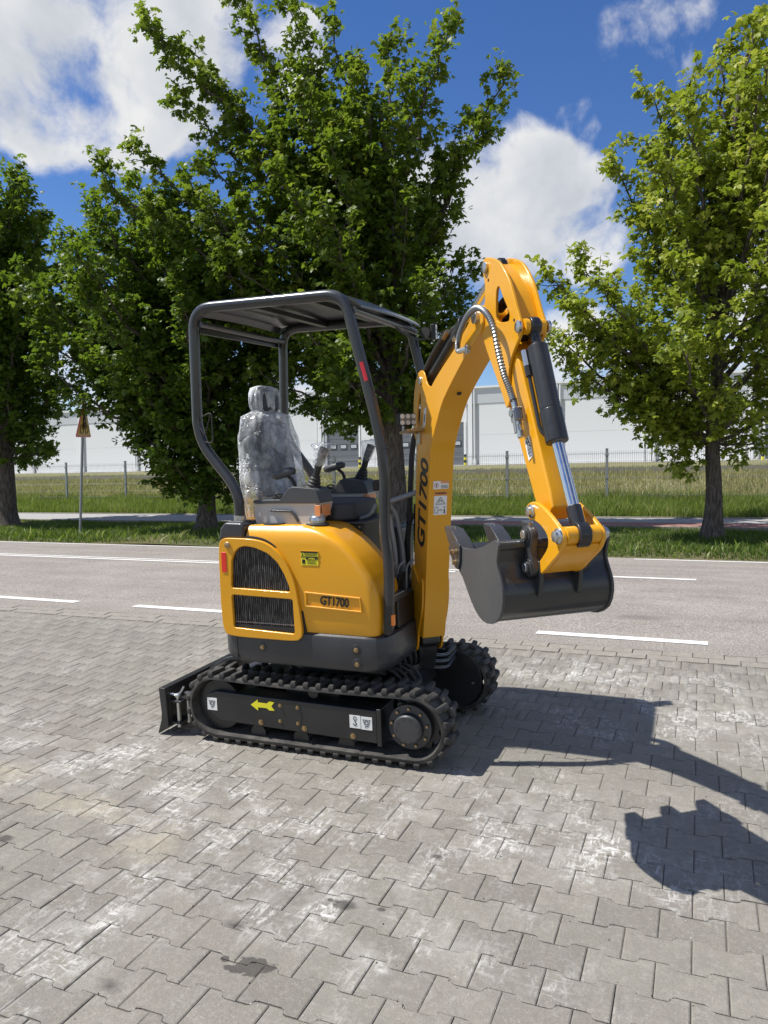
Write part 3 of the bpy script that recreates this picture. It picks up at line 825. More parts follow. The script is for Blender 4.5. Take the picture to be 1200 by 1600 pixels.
_, k = make_tree((-10.46, YT, zland(YT)-.05), [(0, 0, 0), (.05, 0, 1.2), (0, .05, 2.6), (-.1, .0, 4), (-.2, 0, 5.6), (-.3, 0, 7.2)], .20,
    [(.9, .9, -.2), (1.8, 1.3, -.2), (3.2, 1.9, -.1), (4.6, 2.9, -.4), (6.0, 3.0, -.7), (7.7, 1.1, -.8)], .7,
    [at_depth(45, 430, 17.2), at_depth(30, 440, 17.6), at_depth(250, 320, 17.2), at_depth(200, 500, 16), at_depth(310, 770, 16.6), at_depth(255, 730, 16.8), at_depth(70, 470, 17.3), at_depth(340, 340, 17), at_depth(150, 340, 17.3), at_depth(360, 690, 17), at_depth(225, 690, 17), at_depth(60, 520, 17.2), at_depth(70, 570, 17), at_depth(100, 390, 17.4), at_depth(110, 420, 16.8), at_depth(350, 420, 16.2)],
    'leafdark', 'bushy dark maple tree with branches reaching the ground, left of the canopy', 74, 37, .086, 1.1)
nleaf += k
_, k = make_tree((-16.72, YT, zland(YT)-.05), [(0, 0, 0), (.05, 0, 1.2), (-.05, .05, 2.6), (-.1, .0, 4), (-.2, 0, 6), (-.2, 0, 8.8)], .26,
    [(1.9, .9, 0), (2.6, 1.1, 0), (4.0, 1.6, 0), (6.0, 2.0, -.2), (8.0, 1.5, -.1), (9.4, .5, 0)], 1.6,
    [at_depth(125, 560, 19.2), at_depth(85, 610, 19.4), at_depth(70, 340, 19.6), at_depth(30, 280, 19.6), at_depth(110, 480, 19.2), at_depth(75, 690, 19)],
    'leafdark', 'dark green maple tree cut by the picture edge, beyond the cyclist warning sign', 46, 41, .09, 1.0)
nleaf += k
print('leaves', nleaf)


# ================================================================== FENCE, SIGN, WAREHOUSE
YF = 19.5
fence = empty('mesh_fence', (-10, YF, zland(YF)), label='grey welded wire mesh fence with steel posts on the grass slope', cat='fence')
fz0, fz1 = -.05, 1.30
posts_x = [-4.66+2.5*k for k in range(-9, 5)]
pm = None
for x in posts_x:
    if pm is None:
        m3 = MB(); m3.box(-.03, .03, -.025, .025, -.3, 1.34); m3.box(-.05, .05, -.035, -.02, 1.18, 1.21); m3.box(-.05, .05, -.035, -.02, .62, .65); m3.box(-.034, .034, -.029, .029, 1.34, 1.355)
        pm = m3.build('fence_post', 'galv', fence); o = pm
    else:
        o = pm.copy(); col.objects.link(o)
    o.location = (x+10, 0, 0)
wm = None
for x in posts_x[:-1]:
    if wm is None:
        m3 = MB(); n = 50
        for i in range(1, n):
            q = i*2.5/n; m3.tube([(q, 0, fz0), (q, 0, fz1)], .0028, 4, False)
        for zz in [0, .2, .4, .62, .64, .84, 1.04, 1.22, 1.24]:
            m3.tube([(0, -.004, zz), (2.5, -.004, zz)], .0030, 4, False)
        wm = m3.build('wire_panel', 'wire', fence, smooth=False); o = wm
    else:
        o = wm.copy(); col.objects.link(o)
    o.location = (x+10, 0, 0)

sign = empty('warning_sign', (-13.07, 13.3, .33), label='yellow triangular cyclist warning sign on a leaning grey pole', cat='road sign')
MB().tube([(0, 0, -.3), (.22, 0, 2.98)], .030, 12).build('pole', 'galv', sign)
sg = empty('sign_face', (.15, 0, 2.28), (R(2), R(4), 0), parent=sign)
tri = lambda s, y0=0: smooth_tri(s)
def smooth_tri(s):
    P = [(-.45*s, 0), (.45*s, 0), (0, .78*s)]; out = []
    c = Vector((0, .26*s, 0))
    for i in range(3):
        a, b, d = Vector((*P[i-1], 0)), Vector((*P[i], 0)), Vector((*P[(i+1) % 3], 0))
        out += [(v.x, v.y) for v in bez(b+(a-b).normalized()*.06, b, b+(d-b).normalized()*.06, 4)]
    return out
bpy.data.objects.remove(sg)
def place(o): o.location = (.155, 0, 2.22); o.rotation_euler = (R(3), R(3.5), R(25)); return o
o1 = place(MB().prism(smooth_tri(1.05), .030, .045, 'x').build('sign_plate', 'red', sign))
M['signyellow'] = paint('sign_yellow', (.88, .52, .01), .45, .1, .0)
m4 = MB(); tri_in = [(p[0]*.90, p[1]*.90+.038) for p in smooth_tri(1.05)]
m4.prism(tri_in, .0455, .048, 'x'); o2 = place(m4.build('yellow_field', 'signyellow', sign))
m4 = MB(); m4.prism([(p[0]*.98, p[1]*.98+.005) for p in smooth_tri(1.05)], .020, .0295, 'x'); place(m4.build('back_plate', 'galv', sign))
m4 = MB()
for cy in (-.15, .15):
    m4.tube([(.052, cy+.10*math.cos(a), .185+.10*math.sin(a)) for a in [i*math.pi/12 for i in range(25)]], .008, 5, False)
for a, b in [((-.15, .185), (-.03, .19)), ((-.03, .19), (.10, .34)), ((-.15, .185), (-.07, .33)), ((-.07, .33), (.10, .34)), ((.10, .34), (.15, .185)), ((-.03, .19), (-.08, .37)), ((.10, .34), (.08, .40))]:
    m4.tube([(.052, *a), (.052, *b)], .008, 5)
for a, b, r_ in [((-.07, .36), (-.01, .50), .028), ((-.01, .50), (.08, .41), .014), ((-.07, .36), (.02, .30), .020), ((.02, .30), (-.02, .20), .016)]:
    m4.tube([(.052, *a), (.052, *b)], r_, 6)
m4.lathe([(.001, -.008), (.036, -.004), (.036, .004), (.001, .008)], (.052, .02, .55), 'x', 12)
place(m4.build('cyclist_symbol', 'ink', sign))
place(MB().box(.01, .02, -.04, .04, .18, .22).build('clamp', 'galv', sign)); place(MB().box(.01, .02, -.04, .04, .45, .49).build('clamp', 'galv', sign))

YW = 70.0
wh = empty('warehouse', (-30, YW, 2.75), label='long white warehouse with grey dock doors across the field beyond the fence', cat='warehouse')
X0, X1, ZT = -118.0, 34.0, 7.30      # relative z of the roof edge
def wx(x): return x+30
MB().box(wx(X0), wx(X1), .25, 60, -.6, ZT).build('shell', 'wall', wh)
MB().box(wx(X0), wx(X1), -.12, .10, ZT-.02, ZT+.16).build('eaves_trim', 'wallwhite', wh, label='white eaves trim')
MB().box(wx(X0), wx(X1), .02, .25, ZT-1.45, ZT-.021).build('upper_band', 'wallgrey', wh)
MB().box(wx(X0), wx(X1), -.10, .20, -.6, .10).build('plinth', 'wallwhite', wh)
doors = [(-35.5, -31.9), (-29.9, -26.2), (-24.6, -20.9), (4.8, 8.6)]
bays = [-12.25-8.0*k for k in range(-5, 14)]
pipe = None
for b in bays:
    if pipe is None:
        m5 = MB(); m5.box(-.20, .20, -.10, .24, .10, ZT-.03); pil = m5.build('pilaster', 'wallwhite', wh); o = pil
        m6 = MB(); m6.tube([(.42, -.02, .2), (.42, -.02, ZT-.05)], .09, 8); m6.box(.28, .56, -.16, .12, .10, .62); pipe = m6.build('downpipe', 'walllight', wh); o_ = pipe
    else:
        o = pil.copy(); o_ = pipe.copy(); col.objects.link(o); col.objects.link(o_)
    o.location = (wx(b), 0, 0); o_.location = (wx(b), 0, 0)
    # cladding panel of the bay, light and slightly proud, with the doors cut out
    a, c = b+.85, b+7.6
    cuts = [d for d in doors if d[0] < c and d[1] > a]
    edges = [a]
    for d in sorted(cuts): edges += [d[0]-.25, d[1]+.25]
    edges.append(c)
    for i in range(0, len(edges), 2):
        if edges[i+1]-edges[i] > .4:
            for j, (z0, z1) in enumerate([(.12, 2.9), (2.91, ZT-1.47)]):
                MB().box(wx(edges[i]), wx(edges[i+1]), .06, .245, z0, z1).build('cladding_panel', 'walllight', wh, smooth=False)
    for d in cuts: MB().box(wx(d[0]-.25), wx(d[1]+.25), .10, .245, 4.2, ZT-1.47).build('lintel_panel', 'walllight', wh, smooth=False)
for d in doors:
    dr = MB(); nsl = 7
    for i in range(nsl): dr.box(wx(d[0]), wx(d[1]), .14, .24, .1+i*4.0/nsl+.015, .1+(i+1)*4.0/nsl-.015)
    do = dr.build('dock_door', 'doorgrey', wh)
    MB().box(wx(d[0])-.18, wx(d[0]), .02, .245, .1, 4.2).build('jamb', 'wallwhite', do); MB().box(wx(d[1]), wx(d[1])+.18, .02, .245, .1, 4.2).build('jamb', 'wallwhite', do)
    for i in range(3):
        q = wx(d[0])+.35+i*1.15
        MB().box(q, q+.75, .10, .139, 1.95, 2.42).build('window_frame', 'ink', do); MB().box(q+.07, q+.68, .08, .099, 2.02, 2.35).build('window_pane', 'pane', do)
for b in bays:
    g = MB(); g.prism([(wx(b)-4.4, ZT), (wx(b)+.6, ZT), (wx(b)-3.4, ZT+1.25), (wx(b)-4.0, ZT+1.25)], 4.5, 50, 'y'); g.build('roof_light', 'roofgrey', wh)
bol = None
for (x, y, lb) in [(-31.15, 68.6, 'yellow and black bollard at the dock door seen under the joystick'), (-20.35, 68.6, 'yellow and black bollard by the dock door seen left of the boom'), (4.55, 68.6, 'yellow and black bollard by the dock door at the far right')]:
    e = empty('bollard', (x, y, zland(y)+.02), label=lb, cat='bollard', group='striped bollards by the dock doors')
    for i in range(4):
        MB().lathe([(.13, i*.26), (.13, i*.26+.259)] if i < 3 else [(.13, .78), (.13, 1.0), (.10, 1.05)], (0, 0, 0), 'z', 12).build('band', ('decalyellow', 'ink')[i % 2], e)


# ================================================================== THE EXCAVATOR
# local frame: x towards its front, y away from the yard side (0 = outer face of the near track), z up
EX = empty('mini_excavator', (-1.9, 3.41, zpave(3.41)), (R(3.6), 0, 0), label='small yellow tracked excavator with open canopy, bagged seat and raised boom on the paved yard', cat='mini excavator')
YC = .49

def strip(mb, pts, y, w, th=.0012):
    """thin drawn line on a y=const face"""
    for (a, b) in zip(pts, pts[1:]):
        d = Vector((b[0]-a[0], b[1]-a[1])); 
        if d.length < 1e-6: continue
        n = Vector((-d.y, d.x)).normalized()*w/2
        mb.prism([(a[0]+n.x, a[1]+n.y), (b[0]+n.x, b[1]+n.y), (b[0]-n.x, b[1]-n.y), (a[0]-n.x, a[1]-n.y)], y-th, y)

def rot2(p, c, a): return (c[0]+(p[0]-c[0])*math.cos(a)-(p[1]-c[1])*math.sin(a), c[1]+(p[0]-c[0])*math.sin(a)+(p[1]-c[1])*math.cos(a))

# ---- tracks
CR, CF, RO = (-.52, .198), (.61, .203), .172
def track_path():
    P = []
    n = 26
    for i in range(n+1):
        a = R(90) + math.pi*i/n; P.append((CR[0]+RO*math.cos(a), CR[1]+RO*math.sin(a)))
    for i in range(1, 24):
        t = i/24; P.append((CR[0]+(CF[0]-CR[0])*t, CR[1]-RO+(CF[1]-CR[1])*t))
    for i in range(n+1):
        a = R(-90) + math.pi*i/n; P.append((CF[0]+RO*math.cos(a), CF[1]+RO*math.sin(a)))
    for i in range(1, 24):
        t = i/24; P.append((CF[0]+(CR[0]-CF[0])*t, CF[1]+RO+(CR[1]-CF[1])*t - .010*math.sin(math.pi*t)))
    return P
TP = track_path(); TPV = [Vector((p[0], p[1])) for p in TP]
seglen = [(TPV[(i+1) % len(TPV)]-TPV[i]).length for i in range(len(TPV))]; total = sum(seglen)
def on_track(d):
    d %= total
    for i, l in enumerate(seglen):
        if d <= l or i == len(seglen)-1:
            a, b = TPV[i], TPV[(i+1) % len(TPV)]; return a+(b-a)*(d/l), (b-a).normalized()
        d -= l
lugA = MB()
def lug_half(mb, y0, y1, sh, flip):
    a = [(-.020, 0), (.012, 0), (.030, 1), (-.010, 1)] if not flip else [(-.010, 0), (.030, 0), (.012, 1), (-.020, 1)]
    lo = [(x+sh, y0+(y1-y0)*t) for x, t in a]; cx = sum(p[0] for p in lo)/4; cy = (y0+y1)/2
    hi = [(cx+(x-cx)*.72, cy+(y-cy)*.90) for x, y in lo]
    mb.loft([[(x, y, -.004) for x, y in lo], [(x, y, .010) for x, y in lo], [(x, y, .024) for x, y in hi]])
lug_half(lugA, -.002, .105, -.018, False); lug_half(lugA, .095, .202, .018, True)
lug_me = None
for ty in (0.0, .78):
    near_side = ty < .1
    tr = MB(); n = len(TP); W_ = .20; th = .020
    rings = []
    for i in range(n):
        a, c = TPV[i-1], TPV[(i+1) % n]; t = (c-a).normalized(); nn = Vector((t.y, -t.x))   # outward for this winding
        cen = Vector((.05, .2)); 
        if (TPV[i]-cen).dot(nn) < 0: nn = -nn
        o_ = TPV[i]; i_ = TPV[i]-nn*th
        rings.append([(o_.x, ty+.004, o_.y), (o_.x, ty+W_-.004, o_.y), ((o_-nn*.006).x, ty+W_, (o_-nn*.006).y), (i_.x, ty+W_, i_.y), ((i_-nn*.018).x, ty+W_*.5+.02, (i_-nn*.018).y), ((i_-nn*.018).x, ty+W_*.5-.02, (i_-nn*.018).y), (i_.x, ty, i_.y), ((o_-nn*.006).x, ty, (o_-nn*.006).y)])
    rings.append(rings[0]); tr.loft(rings, cap=False)
    trk = tr.build('rubber_track', 'rubber', EX, ang=40)
    NL = 46
    for k in range(NL):
        p, t = on_track(k*total/NL); nn = Vector((t.y, -t.x))
        if (p-Vector((.05, .2))).dot(nn) < 0: nn = -nn
        if lug_me is None:
            lo = lugA.build('tread_lug', 'rubber', trk, bevel=.003, seg=1); lug_me = lo
        else:
            lo = lug_me.copy(); col.objects.link(lo); lo.parent = trk
        mm = Matrix.Identity(4); tx, nz = Vector((t.x, 0, t.y)), Vector((nn.x, 0, nn.y)); yy = nz.cross(tx)
        if yy.y < 0: tx = -tx; yy = nz.cross(tx)
        for i in range(3): mm[i][0] = tx[i]; mm[i][1] = yy[i]; mm[i][2] = nz[i]
        mm[0][3], mm[1][3], mm[2][3] = p.x, ty, p.y
        lo.matrix_local = mm
    # idler, drive sprocket, rollers
    yc = ty+.10
    MB().lathe([(.03, -.055), (.135, -.05), (.142, -.02), (.142, .02), (.135, .05), (.03, .055)], (CR[0], yc, CR[1]), 'y').build('idler', 'black', EX)
    sp = MB(); nt = 11; prof = []
    for i in range(nt*4):
        a = 2*math.pi*i/(nt*4); r_ = .138 if i % 4 in (0, 1) else .118; prof.append((CF[0]+r_*math.cos(a), CF[1]+r_*math.sin(a)))
    sp.prism(prof, yc-.015, yc+.015); sprk = sp.build('drive_sprocket', 'black', EX, bevel=.003)
    for rx in (-.28, -.02, .24): MB().lathe([(.02, -.06), (.045, -.06), (.045, .06), (.02, .06)], (rx, yc, .070), 'y', 18).build('track_roller', 'black', EX)
    MB().lathe([(.02, -.04), (.03, -.04), (.03, .04), (.02, .04)], (.05, yc, .315), 'y', 14).build('carrier_roller', 'black', EX)
    # side frame
    fr = MB()
    fr.prism([(-.585, .255), (-.565, .268), (-.52, .282), (.424, .273), (.424, .104), (-.50, .120), (-.585, .168)], ty+(.016 if near_side else .06), ty+(.14 if near_side else .184))
    frame_o = fr.build('track_frame', 'black', EX, bevel=.006)
    f2 = MB(); f2.box(.426, .450, ty+(.008 if near_side else .06), ty+.184, .095, .285); f2.build('end_flange', 'black', frame_o, bevel=.003)
    if near_side:
        YF_ = .0155
        hub = MB().lathe([(.001, -.060), (.066, -.058), (.074, -.050), (.076, -.02), (.112, -.016), (.114, .0), (.114, .05)], (.585, .066, .197), 'y', 40).build('hub_cover', 'dark', sprk)
        for k in range(9):
            a = R(40*k+10); MB().cyl((.585+.094*math.cos(a), .052, .197+.094*math.sin(a)), (.585+.094*math.cos(a), .036, .197+.094*math.sin(a)), .0075, 6).build('bolt', 'brass', sprk)
        for k in range(10):
            a = R(36*k); MB().cyl((.585+.056*math.cos(a), .012, .197+.056*math.sin(a)), (.585+.056*math.cos(a), .0055, .197+.056*math.sin(a)), .005, 6).build('bolt', 'dark', sprk)
        for (x, z, r_) in [(-.245, .140, .012), (.015, .136, .012), (.291, .129, .012), (-.123, .244, .008), (-.02, .244, .008), (-.127, .160, .008), (-.021, .159, .008)]:
            MB().lathe([(r_*1.3, 0), (r_*1.3, .002), (r_*.85, .0025), (r_*.85, .009), (r_*.3, .010)][::-1], (x, YF_-.0, z), (0, -1, 0), 8).build('bolt', 'brass', frame_o)
        # labels: lashing point, hook, lashing point
        def label_sq(x, z, s, hook):
            lb = MB().box(x-s/2, x+s/2, YF_-.0018, YF_-.0003, z-s*.55, z+s*.55).build('label_plate', 'white', frame_o)
            g = MB(); y = YF_-.002
            if hook:
                strip(g, [(x-.0, z+.012), (x, z-.002), (x+.008, z-.008), (x+.004, z-.018), (x-.007, z-.016), (x-.009, z-.009)], y, .0045)
                strip(g, [(x+.009*math.cos(a), z+.018+.009*math.sin(a)) for a in [i*math.pi/6 for i in range(13)]], y, .002)
            else:
                strip(g, [(x-.022, z+.018), (x+.022, z+.018)], y, .002); strip(g, [(x-.016, z+.016), (x-.014, z-.002), (x-.004, z-.014)], y, .002); strip(g, [(x+.016, z+.016), (x+.014, z-.002), (x+.004, z-.014)], y, .002)
                strip(g, [(x+.009*math.cos(a), z+.004+.009*math.sin(a)) for a in [i*math.pi/6 for i in range(13)]], y, .003); strip(g, [(x-.010, z-.019), (x+.010, z-.013)], y, .003)
            g.build('symbol', 'ink', lb, smooth=False)
        label_sq(-.548, .209, .062, False); label_sq(.306, .206, .060, True); label_sq(.369, .204, .060, False)
        ar = MB(); zc = .2325
        ar.prism([(-.302, zc-.002), (-.258, zc+.030), (-.258, zc+.014), (-.205, zc+.013), (-.188, zc+.026), (-.158, zc+.024), (-.176, zc+.002), (-.158, zc-.020), (-.188, zc-.022), (-.205, zc-.011), (-.258, zc-.012), (-.258, zc-.030)], YF_-.0018, YF_-.0003)
        ar.build('travel_arrow', 'decalyellow', frame_o, smooth=False)
        sm = MB(); sm.box(-.001, .0008, YF_-.0008, YF_+.002, .12, .262); sm.build('seam', 'ink', frame_o)
    else:
        cp = MB(); pl = []
        for i in range(21):
            a = R(100) - R(200)*i/20; pl.append((.60+.150*math.cos(a), .215+.165*math.sin(a)))
        pl += [(.40, .05), (.36, .10), (.36, .38), (.45, .385)]
        cp.prism(pl, ty-.006, ty+.03); cpo = cp.build('inner_guard', 'black', EX, bevel=.004)
        for (x, z) in [(.41, .36), (.42, .09), (.70, .20)]: MB().cyl((x, ty-.007, z), (x, ty-.013, z), .008, 6).build('bolt', 'steel', cpo)

# ---- undercarriage, blade
uc = MB(); uc.prism([(-.42, .16), (.42, .16), (.50, .24), (.42, .33), (-.42, .33)], .22, .76); uc.build('undercarriage', 'black', EX, bevel=.015)
MB().box(-.16, .16, .14, .84, .19, .31).build('cross_beam', 'black', EX, bevel=.01)
MB().lathe([(.20, .30), (.29, .31), (.29, .36), (.26, .365), (.26, .40), (.30, .405), (.30, .46), (.2, .47)], (0, YC, 0), 'z', 48).build('slewing_ring', 'black', EX)
bl = MB(); bl.prism([(-.890, .272), (-.846, .272), (-.842, .22), (-.838, .05), (-.905, .006), (-.912, .010), (-.884, .09), (-.880, .13)], -.005, .985)
blade = bl.build('dozer_blade', 'black', EX, bevel=.004)
for y in (.36, .62): MB().prism([(-.85, .20), (-.40, .29), (-.35, .20), (-.85, .10)], y-.025, y+.025).build('blade_arm', 'black', EX, bevel=.006)
MB().tube([(-.80, YC, .17), (-.50, YC, .30)], .032, 16).build('blade_cylinder', 'black', EX)
bk = MB(); 
for z in (.195, .075): bk.box(-.842, -.755, .03, .13, z-.006, z+.006)
bracket = MB().box(-.845, -.760, .02, .125, .186, .198).build('wing_bracket', 'black', blade, bevel=.003)
MB().box(-.845, -.775, .02, .125, .062, .074).build('wing_bracket', 'black', blade, bevel=.003)
MB().box(-.852, -.838, .02, .125, .05, .24).build('wing_bracket', 'black', blade, bevel=.003)
MB().lathe([(.012, .04), (.012, .215), (.02, .216), (.02, .226), (.008, .23)], (-.800, .045, 0), 'z', 14).build('pin', 'steel', blade)
MB().lathe([(.012, .05), (.012, .215), (.018, .216), (.018, .224)], (-.775, .100, 0), 'z', 14).build('pin', 'steel', blade)
MB().tube(fillet([(-.845, .03, .232), (-.80, .04, .225), (-.785, .05, .235), (-.765, .06, .270)], .01), .006, 8).build('pin_handle', 'steel', blade)
MB().prism([(-.70, .335), (-.60, .40), (-.53, .42), (-.45, .425), (-.43, .405), (-.56, .39), (-.66, .33)], .215, .235).build('side_rail', 'dark', EX, bevel=.003)
MB().box(-.46, -.33, .20, .30, .425, .445).build('step_plate', 'galv', EX, bevel=.003)

# ---- skirt and upper body
def plan(ins):
    P = [(.395, -.012), (.445, -.002), (.480, .035), (.498, .10), (.505, .22), (.505, .76), (.498, .88), (.480, .945), (.445, .982), (.395, .992),
         (-.30, .992), (-.40, .96), (-.50, .86), (-.565, .70), (-.59, .49), (-.565, .28), (-.50, .14), (-.455, .06), (-.425, .018), (-.385, -.008), (-.34, -.012)]
    c = (-.05, YC); out = []
    for x, y in P:
        out.append((x - math.copysign(ins, x-c[0]), y - math.copysign(ins, y-c[1])*(1 if abs(y-c[1]) > .3 else .2)))
    return out
sk = MB(); sk.loft([[(x, y, z) for x, y in plan(i)] for (z, i) in [(.462, .045), (.468, .022), (.490, .006), (.52, 0), (.625, 0), (.640, .004), (.648, .016)]])
skirt = sk.build('counterweight_skirt', 'dark', EX, ang=28)
MB().box(-.3475, -.3445, -.0135, -.008, .475, .64).build('seam', 'ink', skirt)
for (x, z) in [(-.192, .559), (.341, .584), (.344, .512)]:
    MB().lathe([(.001, .0035), (.022, .003), (.027, .0005), (.030, -.002)][::-1], (x, -.012, z), (0, -1, 0), 24).build('bolt_recess', 'black', skirt)
    MB().lathe([(.013, .003), (.013, .005), (.009, .006), (.009, .013), (.003, .014)], (x, -.012, z), (0, -1, 0), 6).build('bolt', 'brass', skirt)
MB().box(.505, .522, .045, .07, .700, .755).build('side_marker', 'orange', skirt, bevel=.003)
MB().prism([(.465, .65), (.500, .65), (.515, .70), (.515, .80), (.49, .85), (.47, .80)], .045, .085).build('corner_bracket', 'black', EX, bevel=.006)

XF = [(.650, .449), (.70, .456), (.774, .460), (.83, .459), (.871, .453), (.91, .440), (.945, .421), (.985, .395), (1.025, .368), (1.06, .336), (1.095, .300), (1.122, .266), (1.142, .236), (1.158, .214), (1.170, .190), (1.180, .150), (1.187, .10)]
YI = {0: .006, 1: .0}
hd = MB(); rings = []
for i, (z, xf) in enumerate(XF):
    tt_ = max(0, (z-1.11)/.08); ins = .040*tt_**2.2 + (.006 if i == 0 else 0)
    bulge = -.010*math.sin(math.pi*min(1, (z-.65)/.54))
    y0 = ins + bulge; rc = .048 + .05*tt_
    ring = [(-.262, .30, z), (-.262, y0, z), (-.10, y0, z), (.05, y0, z), (min(.20, xf-rc-.02), y0, z)]
    for k in range(8):
        a = R(-90+90*k/7); ring.append((xf-rc+rc*math.cos(a), y0+rc+rc*math.sin(a), z))
    ring += [(xf+.004, .22, z), (xf-.01, .30, z)]
    rings.append(ring)
hd.loft(rings); hood = hd.build('engine_hood', 'yellow', EX, ang=50)
rh = MB(); rh.loft([[(x, y, z) for x, y in [(-.25-i, .302), (-.25-i, .93), (-.36, .955-i), (-.48+i, .84), (-.54+i, .70), (-.565+i, .49), (-.54+i, .28), (-.47+i, .13), (-.42+i, .06+i), (-.36, .015+i), (-.262, .015+i), (-.262, .30)]] for z, i in [(.649, .004), (.66, 0), (1.13, 0), (1.165, .012), (1.182, .05)]])
rh.build('rear_hood', 'yellow', EX, ang=40)
MB().box(-.25, .30, .74, .965, .649, 1.10).build('far_cover', 'dark', EX, bevel=.03, seg=3)
# filler recess panel with the model number
rc_ = [(.080, .853), (.367, .838), (.374, .779), (.078, .792)]
YH = -.0105
plate_holes([(.068, .862), (.374, .846), (.383, .770), (.066, .783)], [rc_], YH-.005, YH+.004, 'recess_rim', 'yellow', hood, bevel=.0025)
text_obj('lettering', 'GT1700', .062, 'ink', hood, frame((.232, YH-.0012, .8165), (1, 0, -.045), (0, 0, 1)), .80, .0016)
# safety decal
dx, dz = .107, 1.030
dc = MB().box(dx-.050, dx+.046, YH-.0010, YH+.004, dz-.034, dz+.036).build('safety_decal', 'decalyellow', hood)
g = MB(); y = YH-.0012
strip(g, [(dx-.050, dz+.033), (dx+.046, dz+.033)], y, .008); strip(g, [(dx-.050, dz+.008), (dx+.046, dz+.008)], y, .004); strip(g, [(dx-.022, dz+.0), (dx+.044, dz+.0)], y, .009)
for i in range(3): strip(g, [(dx-.016, dz-.010-.007*i), (dx+.036-.008*(i % 2), dz-.010-.007*i)], y, .0018)
for i in range(3): strip(g, [(dx-.030, dz+.027-.0055*i), (dx+.040, dz+.027-.0055*i)], y, .0016)
g.prism([(dx-.044, dz-.026), (dx-.027, dz-.026), (dx-.027, dz-.006), (dx-.040, dz-.004), (dx-.044, dz-.010)], y-.0012, y)
g.prism([(dx-.046, dz+.014), (dx-.034, dz+.014), (dx-.040, dz+.025)], y-.0012, y)
g.build('decal_print', 'ink', dc, smooth=False)
text_obj('decal_word', 'WARNING', .0075, 'decalyellow', dc, frame((dx+.011, y-.0016, dz), (1, 0, -.045), (0, 0, 1)), 1, .0003, .0002)
# fuel cap
cap = MB().lathe([(.060, 1.178), (.060, 1.190), (.050, 1.192)], (.092, .115, 0), 'z').build('cap_seal', 'rubberblack', hood)
MB().lathe([(.040, 1.190), (.042, 1.205), (.040, 1.222), (.034, 1.230), (.001, 1.232)], (.092, .115, 0), 'z', 22).build('fuel_cap', 'steel', hood)
MB().prism([(.058, 1.228), (.126, 1.228), (.120, 1.243), (.085, 1.243)], .108, .122).build('cap_grip', 'steel', hood, bevel=.003)
MB().lathe([(.060, 1.186), (.058, 1.193)], (-.15, .10, 0), 'z', 20).build('rubber_flap', 'rubberblack', hood)

# grille frame with two openings, core behind
def round_loop(pts, r, k=4):
    out = []; n = len(pts)
    for i in range(n):
        a, b, c = Vector(pts[i-1]), Vector(pts[i]), Vector(pts[(i+1) % n]); ra = min(r, (a-b).length*.45); rc_2 = min(r, (c-b).length*.45)
        out += [tuple(v) for v in bez(b+(a-b).normalized()*ra, b, b+(c-b).normalized()*rc_2, k)]
    return out
gf = smooth_loop([(-.398, 1.118), (-.420, 1.05), (-.425, .835), (-.422, .70), (-.412, .640), (-.375, .612), (-.19, .606), (-.009, .608), (.036, .620), (.052, .655), (.046, .74), (.038, .807), (.022, .905), (-.010, .985), (-.061, 1.055), (-.131, 1.103), (-.206, 1.122), (-.312, 1.126)], 4)
hole_u = round_loop([(-.354, .866), (-.344, 1.008), (-.326, 1.051), (-.295, 1.079), (-.256, 1.087), (-.199, 1.079), (-.125, 1.052), (-.071, 1.006), (-.037, .951), (-.013, .895), (-.003, .858)], .014)
hole_l = round_loop([(-.355, .830), (.006, .822), (.010, .644), (-.352, .656)], .014)
plate_holes([(x*1.0+.0, z) for x, z in [(p[0]+(.011 if p[0] > -.05 else -.002), p[1]+(.012 if p[1] > .9 else -.004)) for p in gf]], [], -.006, .004, 'gasket', 'rubberblack', EX, bevel=.002)
MB().prism([(p[0]+(.012 if p[0] < -.2 else -.014), p[1]+(-.014 if p[1] > .9 else .014)) for p in gf], -.0105, -.0062).build('radiator_core', 'core', EX)
gril = plate_holes(gf, [hole_u, hole_l], -.028, -.0065, 'grille_frame', 'yellow', EX, bevel=.006)
MB().box(-.362, .010, -.016, -.0108, .652, .672).build('core_rail', 'black', gril)
zg_ = MB()
for i in range(30):
    x = -.345+i*.0118; zg_.tube([(x, -.0125, .683), (x+.004, -.0135, .689), (x+.009, -.0125, .683)], .0016, 4, False)
zg_.build('fin_loops', 'steel', gril, kind='stuff')
MB().lathe([(.016, .0), (.018, .004), (.012, .009), (.001, .010)], (-.362, -.028, 1.090), (0, -1, 0), 18).build('round_marker', 'brass', gril)
rr_ = MB().box(-.403, -.374, -.0315, -.0285, .948, 1.052).build('red_reflector', 'red', gril, bevel=.003)
for i, z in enumerate((.70, .82)): pass
MB().prism([(-.430, 1.105), (-.415, 1.175), (-.385, 1.205), (-.285, 1.203), (-.268, 1.185), (-.275, 1.125), (-.33, 1.124), (-.405, 1.116)], -.012, .16).build('corner_cap', 'dark', EX, bevel=.014, seg=3)
sl = MB()
for (a, b) in [(.70, .80), (.87, 1.06)]: pass

